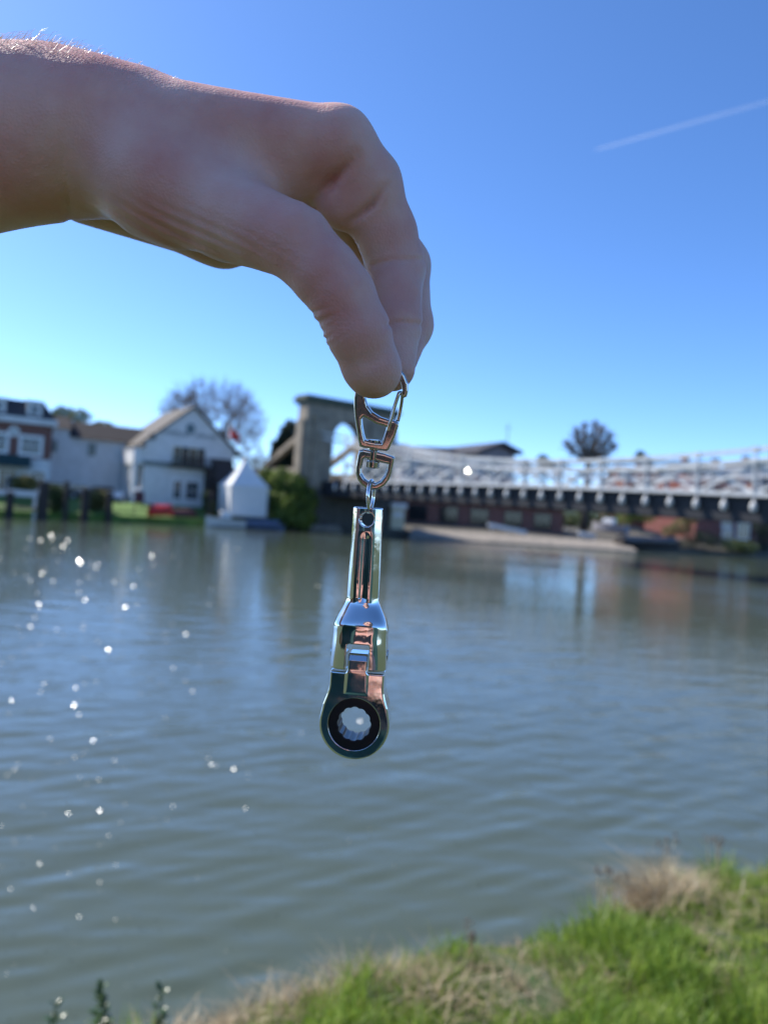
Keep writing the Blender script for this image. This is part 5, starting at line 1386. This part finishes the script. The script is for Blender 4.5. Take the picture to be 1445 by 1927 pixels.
def seg_poly(p2, poly):                        # signed distance to a polygon
    poly = np.asarray(poly, np.float32); n = len(poly)
    d = np.full(len(p2), 1e9, np.float32); s = np.zeros(len(p2), bool)
    for i in range(n):
        a, b_ = poly[i], poly[(i + 1) % n]
        e_ = b_ - a; w = p2 - a
        t = np.clip((w @ e_) / (e_ @ e_), 0, 1)
        q = w - t[:, None] * e_
        d = np.minimum(d, (q * q).sum(1))
        c = (a[1] > p2[:, 1]) != (b_[1] > p2[:, 1])
        with np.errstate(divide='ignore', invalid='ignore'):
            xi = (b_[0] - a[0]) * (p2[:, 1] - a[1]) / (b_[1] - a[1] + 1e-12) + a[0]
        s ^= c & (p2[:, 0] < xi)
    d = np.sqrt(d); return np.where(s, -d, d)
def rbox(p, c, hx, k=.3):
    q = np.abs(p - np.asarray(c, np.float32)) - (np.asarray(hx, np.float32) - k)
    return np.sqrt((np.maximum(q, 0) ** 2).sum(1)) + np.minimum(q.max(1), 0) - k
def sd_obj(name, f, lo, hi, h, fr, m, parent, newton=2):
    v, fa, n_ = nets(f, lo, hi, h, newton)
    w, nw = place(v, n_, fr)
    return np_mesh(name, w - np.array(parent.location if parent.parent is None else parent.parent.location)[None], fa, m, parent, True, nw)
keyloc = cam_to_world(cs(705, 850, KD)[None])[0]
key = thing('keychain', keyloc, 'shiny metal keychain with carabiner clip, split ring and flex-head ratchet wrench', 'keychain')

# wrench; y measured up from the hole in its handle
FRW = frame(692, 977, 3.4, -5)
def sint(v, xs, ys):                           # smooth steps between the stations
    xs = np.asarray(xs, float); i = np.clip(np.searchsorted(xs, v) - 1, 0, len(xs) - 2)
    t = np.clip((v - xs[i]) / (xs[i + 1] - xs[i]), 0, 1); t = t * t * (3 - 2 * t); ys = np.asarray(ys, float)
    return (ys[i] + (ys[i + 1] - ys[i]) * t).astype(np.float32)
def handle_sdf(p):
    x, y, z = p[:, 0], p[:, 1], p[:, 2]; v = -y
    w = sint(v, [-4, 0, 22.0, 31.5, 43], [4.3, 4.35, 4.65, 7.9, 8.15]).astype(np.float32)
    t = sint(v, [-4, 23.5, 30.5, 37, 43], [3.0, 3.3, 5.7, 6.1, 5.9]).astype(np.float32)
    n_ = sint(v, [0, 24, 31, 43], [2.5, 2.5, 3.2, 3.6])
    q = (np.abs(x / w) ** n_ + np.abs(z / t) ** n_) ** (1 / n_)
    d = (q - 1) * np.minimum(w, t) * .9
    # shallow channel down the bar
    ch = np.exp(-(x / 1.25) ** 2) * np.clip((v - 3.5) / 2, 0, 1) * np.clip((24 - v) / 1.5, 0, 1)
    d = d + .38 * ch
    d = smax(d, np.maximum(-3.4 - v, v - 42.6), .45)
    d = smax(d, -(np.sqrt(x * x + y * y) - 2.05), .25)
    slot = np.maximum(np.abs(x) - 3.15, 35.3 - v)
    slot = smax(np.abs(x) - 3.15, 35.3 - v, .7)
    return smax(d, -slot, .35)
def head_sdf(p):
    x, y, z = p[:, 0], p[:, 1], p[:, 2]; v = -y
    r = np.sqrt(x * x + (v - 58) ** 2)
    d2 = r - 10.0
    sh = np.maximum(np.abs(x) - np.interp(v, [43, 48, 53, 60], [7.7, 7.8, 7.9, 5]), np.maximum(43.4 - v, v - 57))
    d2 = smin(d2, sh, 3.6)
    d = smax(d2, np.abs(z) - 4.5 + .14 * np.clip(r / 10, 0, 1.6) ** 2, .7)
    d = smax(d, -(r - 7.35), .12)
    tg = smax(np.abs(x) - 2.75, np.maximum(38.2 - v, v - 49), .4)
    tg = smax(tg, np.abs(z) - np.interp(v, [38, 40, 44, 49], [3.2, 4.5, 4.5, 4.3]), .5)
    return smin(d, tg, .9)
def bush_sdf(p):
    x, y, z = p[:, 0], p[:, 1], p[:, 2]; v = -y - 58
    r = np.sqrt(x * x + v * v); a = np.arctan2(v, x)
    hole = 4.55 + .28 * np.abs(np.cos(a * 6)) ** .8 * 1.3 - .1
    d = smax(r - 7.3, -(r - hole), .15)
    return smax(d, np.abs(z + .1) - 4.1, .25)
sd_obj('handle', handle_sdf, (-9.2, -44, -6.8), (9.2, 5, 6.8), .21, FRW, chrome, key)
wh = sd_obj('ratchet_head', head_sdf, (-11, -69, -5.6), (11, -36, 5.6), .21, FRW, chrome, key)
bush = bpy.data.materials.new('bore_black'); bush.use_nodes = True
b = bush.node_tree.nodes['Principled BSDF']; b.inputs['Base Color'].default_value = (.03, .03, .035, 1); b.inputs['Metallic'].default_value = .6; b.inputs['Roughness'].default_value = .28
v, fa, n_ = nets(bush_sdf, (-8, -66, -4.8), (8, -50, 4.8), .17)
w, nw = place(v, n_, FRW)
sd_o = np_mesh('bore_ring', w - keyloc[None], fa, bush, key, True, nw)
k = MB(); o_, B_ = FRW
for sg in (-1, 1):
    a, b_ = np.array([[sg * 7.9, -38.5, 0]]) @ B_ + o_, np.array([[sg * 8.25, -38.5, 0]]) @ B_ + o_
    k.tube([Vector(cam_to_world(a)[0]), Vector(cam_to_world(b_)[0])], .0016, 16)
k.build('hinge_pin', chrome, key, False)

# carabiner, swivel and ring; polygons measured in pixels of one zoomed crop
Z4 = lambda x, y: ((560 + x / 5.161 - 705) / FPX * KD, (850 - (660 + y / 5.161)) / FPX * KD)
FRC = frame(705, 850, 0, -4.5, KD, 11)
FRD = frame(705, 850, 0, -4.5, KD, 6)
outer = [Z4(*q) for q in ((604, 922), (590, 850), (576, 740), (563, 640), (558, 545), (562, 450), (578, 360), (612, 275), (668, 205), (745, 155), (835, 132), (925, 140), (1000, 180), (1050, 250), (1078, 330), (1080, 405), (1066, 455), (1036, 468), (1014, 440), (1022, 390), (1008, 320), (970, 262), (915, 222), (845, 208), (770, 228), (715, 272), (682, 335), (668, 400), (672, 462), (692, 535), (738, 598), (812, 645), (890, 672), (945, 678), (986, 702), (984, 730), (955, 820), (915, 905), (888, 958), (868, 972), (780, 962), (690, 944), (636, 936))]
hole = [Z4(*q) for q in ((632, 660), (650, 641), (690, 662), (760, 706), (830, 728), (868, 740), (862, 770), (842, 830), (818, 888), (760, 884), (700, 872), (662, 862), (646, 800), (634, 720))]
def clip_sdf(p):
    d2 = smax(seg_poly(p[:, :2], outer), -seg_poly(p[:, :2], hole), .3)
    return smax(d2, np.abs(p[:, 2]) - np.interp(p[:, 1], [-5, 12, 25], [2.0, 1.6, 1.5]), .8)
lo, hi = Z4(540, 990), Z4(1100, 120)
cb = sd_obj('carabiner', clip_sdf, (lo[0], lo[1], -2.6), (hi[0], hi[1], 2.6), .2, FRC, nickel, key)
def loc(fr, x, y, z):
    o, B_ = fr; return Vector(cam_to_world((np.array([[x, y, z]]) @ B_ + o))[0])
def wire(name, pts, r_, m, fr=FRC, n=12, parent=None, closed=False):
    pts = [loc(fr, *q) for q in pts]
    # smooth by Catmull-Rom
    P = []
    for i in range(len(pts) - 1):
        p0, p1, p2, p3 = pts[max(i - 1, 0)], pts[i], pts[i + 1], pts[min(i + 2, len(pts) - 1)]
        for t in np.linspace(0, 1, 7)[:-1]:
            P.append(.5 * ((2 * p1) + (p2 - p0) * t + (2 * p0 - 5 * p1 + 4 * p2 - p3) * t * t + (3 * p1 - p0 - 3 * p2 + p3) * t ** 3))
    P.append(pts[-1])
    k = MB(); k.tube(P, r_ / 1000, n); return k.build(name, m, parent or key, True)
g = [Z4(888, 775), Z4(905, 700), Z4(945, 560), Z4(985, 440), Z4(1003, 418), Z4(1022, 440), Z4(1005, 560), Z4(975, 690)]
wire('gate', [(q[0], q[1], z) for q, z in zip(g, (1.9, 2.0, 1.4, .9, .5, .3, -.4, -.9))], .52, nickel)
def lathe_sdf(prof):
    def f(p):
        r = np.sqrt(p[:, 0] ** 2 + p[:, 2] ** 2)
        return seg_poly(np.stack([r, p[:, 1]], 1).astype(np.float32), [(-1, prof[0][1])] + prof + [(-1, prof[-1][1])]) - .08
    return f
sx_, sy_ = Z4(742, 960)
FRS = frame(560 + 742 / 5.161, 660 + 960 / 5.161, 4.4, -4.5, KD, 8)
u = KD / FPX / 5.161
pr = [(58 * u, 92 * u), (60 * u, 0), (30 * u, -8 * u), (30 * u, -16 * u), (56 * u, -20 * u), (56 * u, -96 * u), (36 * u, -100 * u), (36 * u, -112 * u), (62 * u, -116 * u), (62 * u, -170 * u), (54 * u, -178 * u)]
sd_obj('swivel_pin', lathe_sdf(pr), (-2.3, -6, -2.3), (2.3, 3.6, 2.3), .16, FRS, nickel, key)
do = [Z4(*q) for q in ((602, 962), (586, 1010), (567, 1120), (563, 1185), (578, 1245), (612, 1295), (660, 1330), (720, 1350), (780, 1345), (840, 1310), (885, 1255), (912, 1185), (930, 1110), (945, 1040), (930, 1028), (850, 1000), (770, 982), (690, 966), (640, 955))]
di = [Z4(*q) for q in ((640, 1050), (655, 1040), (700, 1050), (770, 1072), (835, 1092), (878, 1100), (868, 1150), (845, 1205), (805, 1255), (755, 1282), (700, 1275), (650, 1240), (620, 1190), (618, 1140))]
def dee_sdf(p):
    d2 = smax(seg_poly(p[:, :2], do), -seg_poly(p[:, :2], di), .3)
    return smax(d2, np.abs(p[:, 2]) - 1.45, .75)
lo, hi = Z4(545, 1365), Z4(965, 940)
sd_obj('swivel_loop', dee_sdf, (lo[0], lo[1], -2.2), (hi[0], hi[1], 2.2), .17, FRD, nickel, key)
# split ring, seen nearly edge on
FRR = frame(697.5, 934, 3.5, 77)
pts = []
for i in range(61):
    a = math.pi * 2.15 * i / 60 - 1.9
    pts.append((4.3 * math.cos(a) * .98, 4.55 * math.sin(a), -.5 + 1.0 * i / 60))
wire('split_ring', pts, .5, chrome, FRR, 10)
for ob in list(key.children): pass
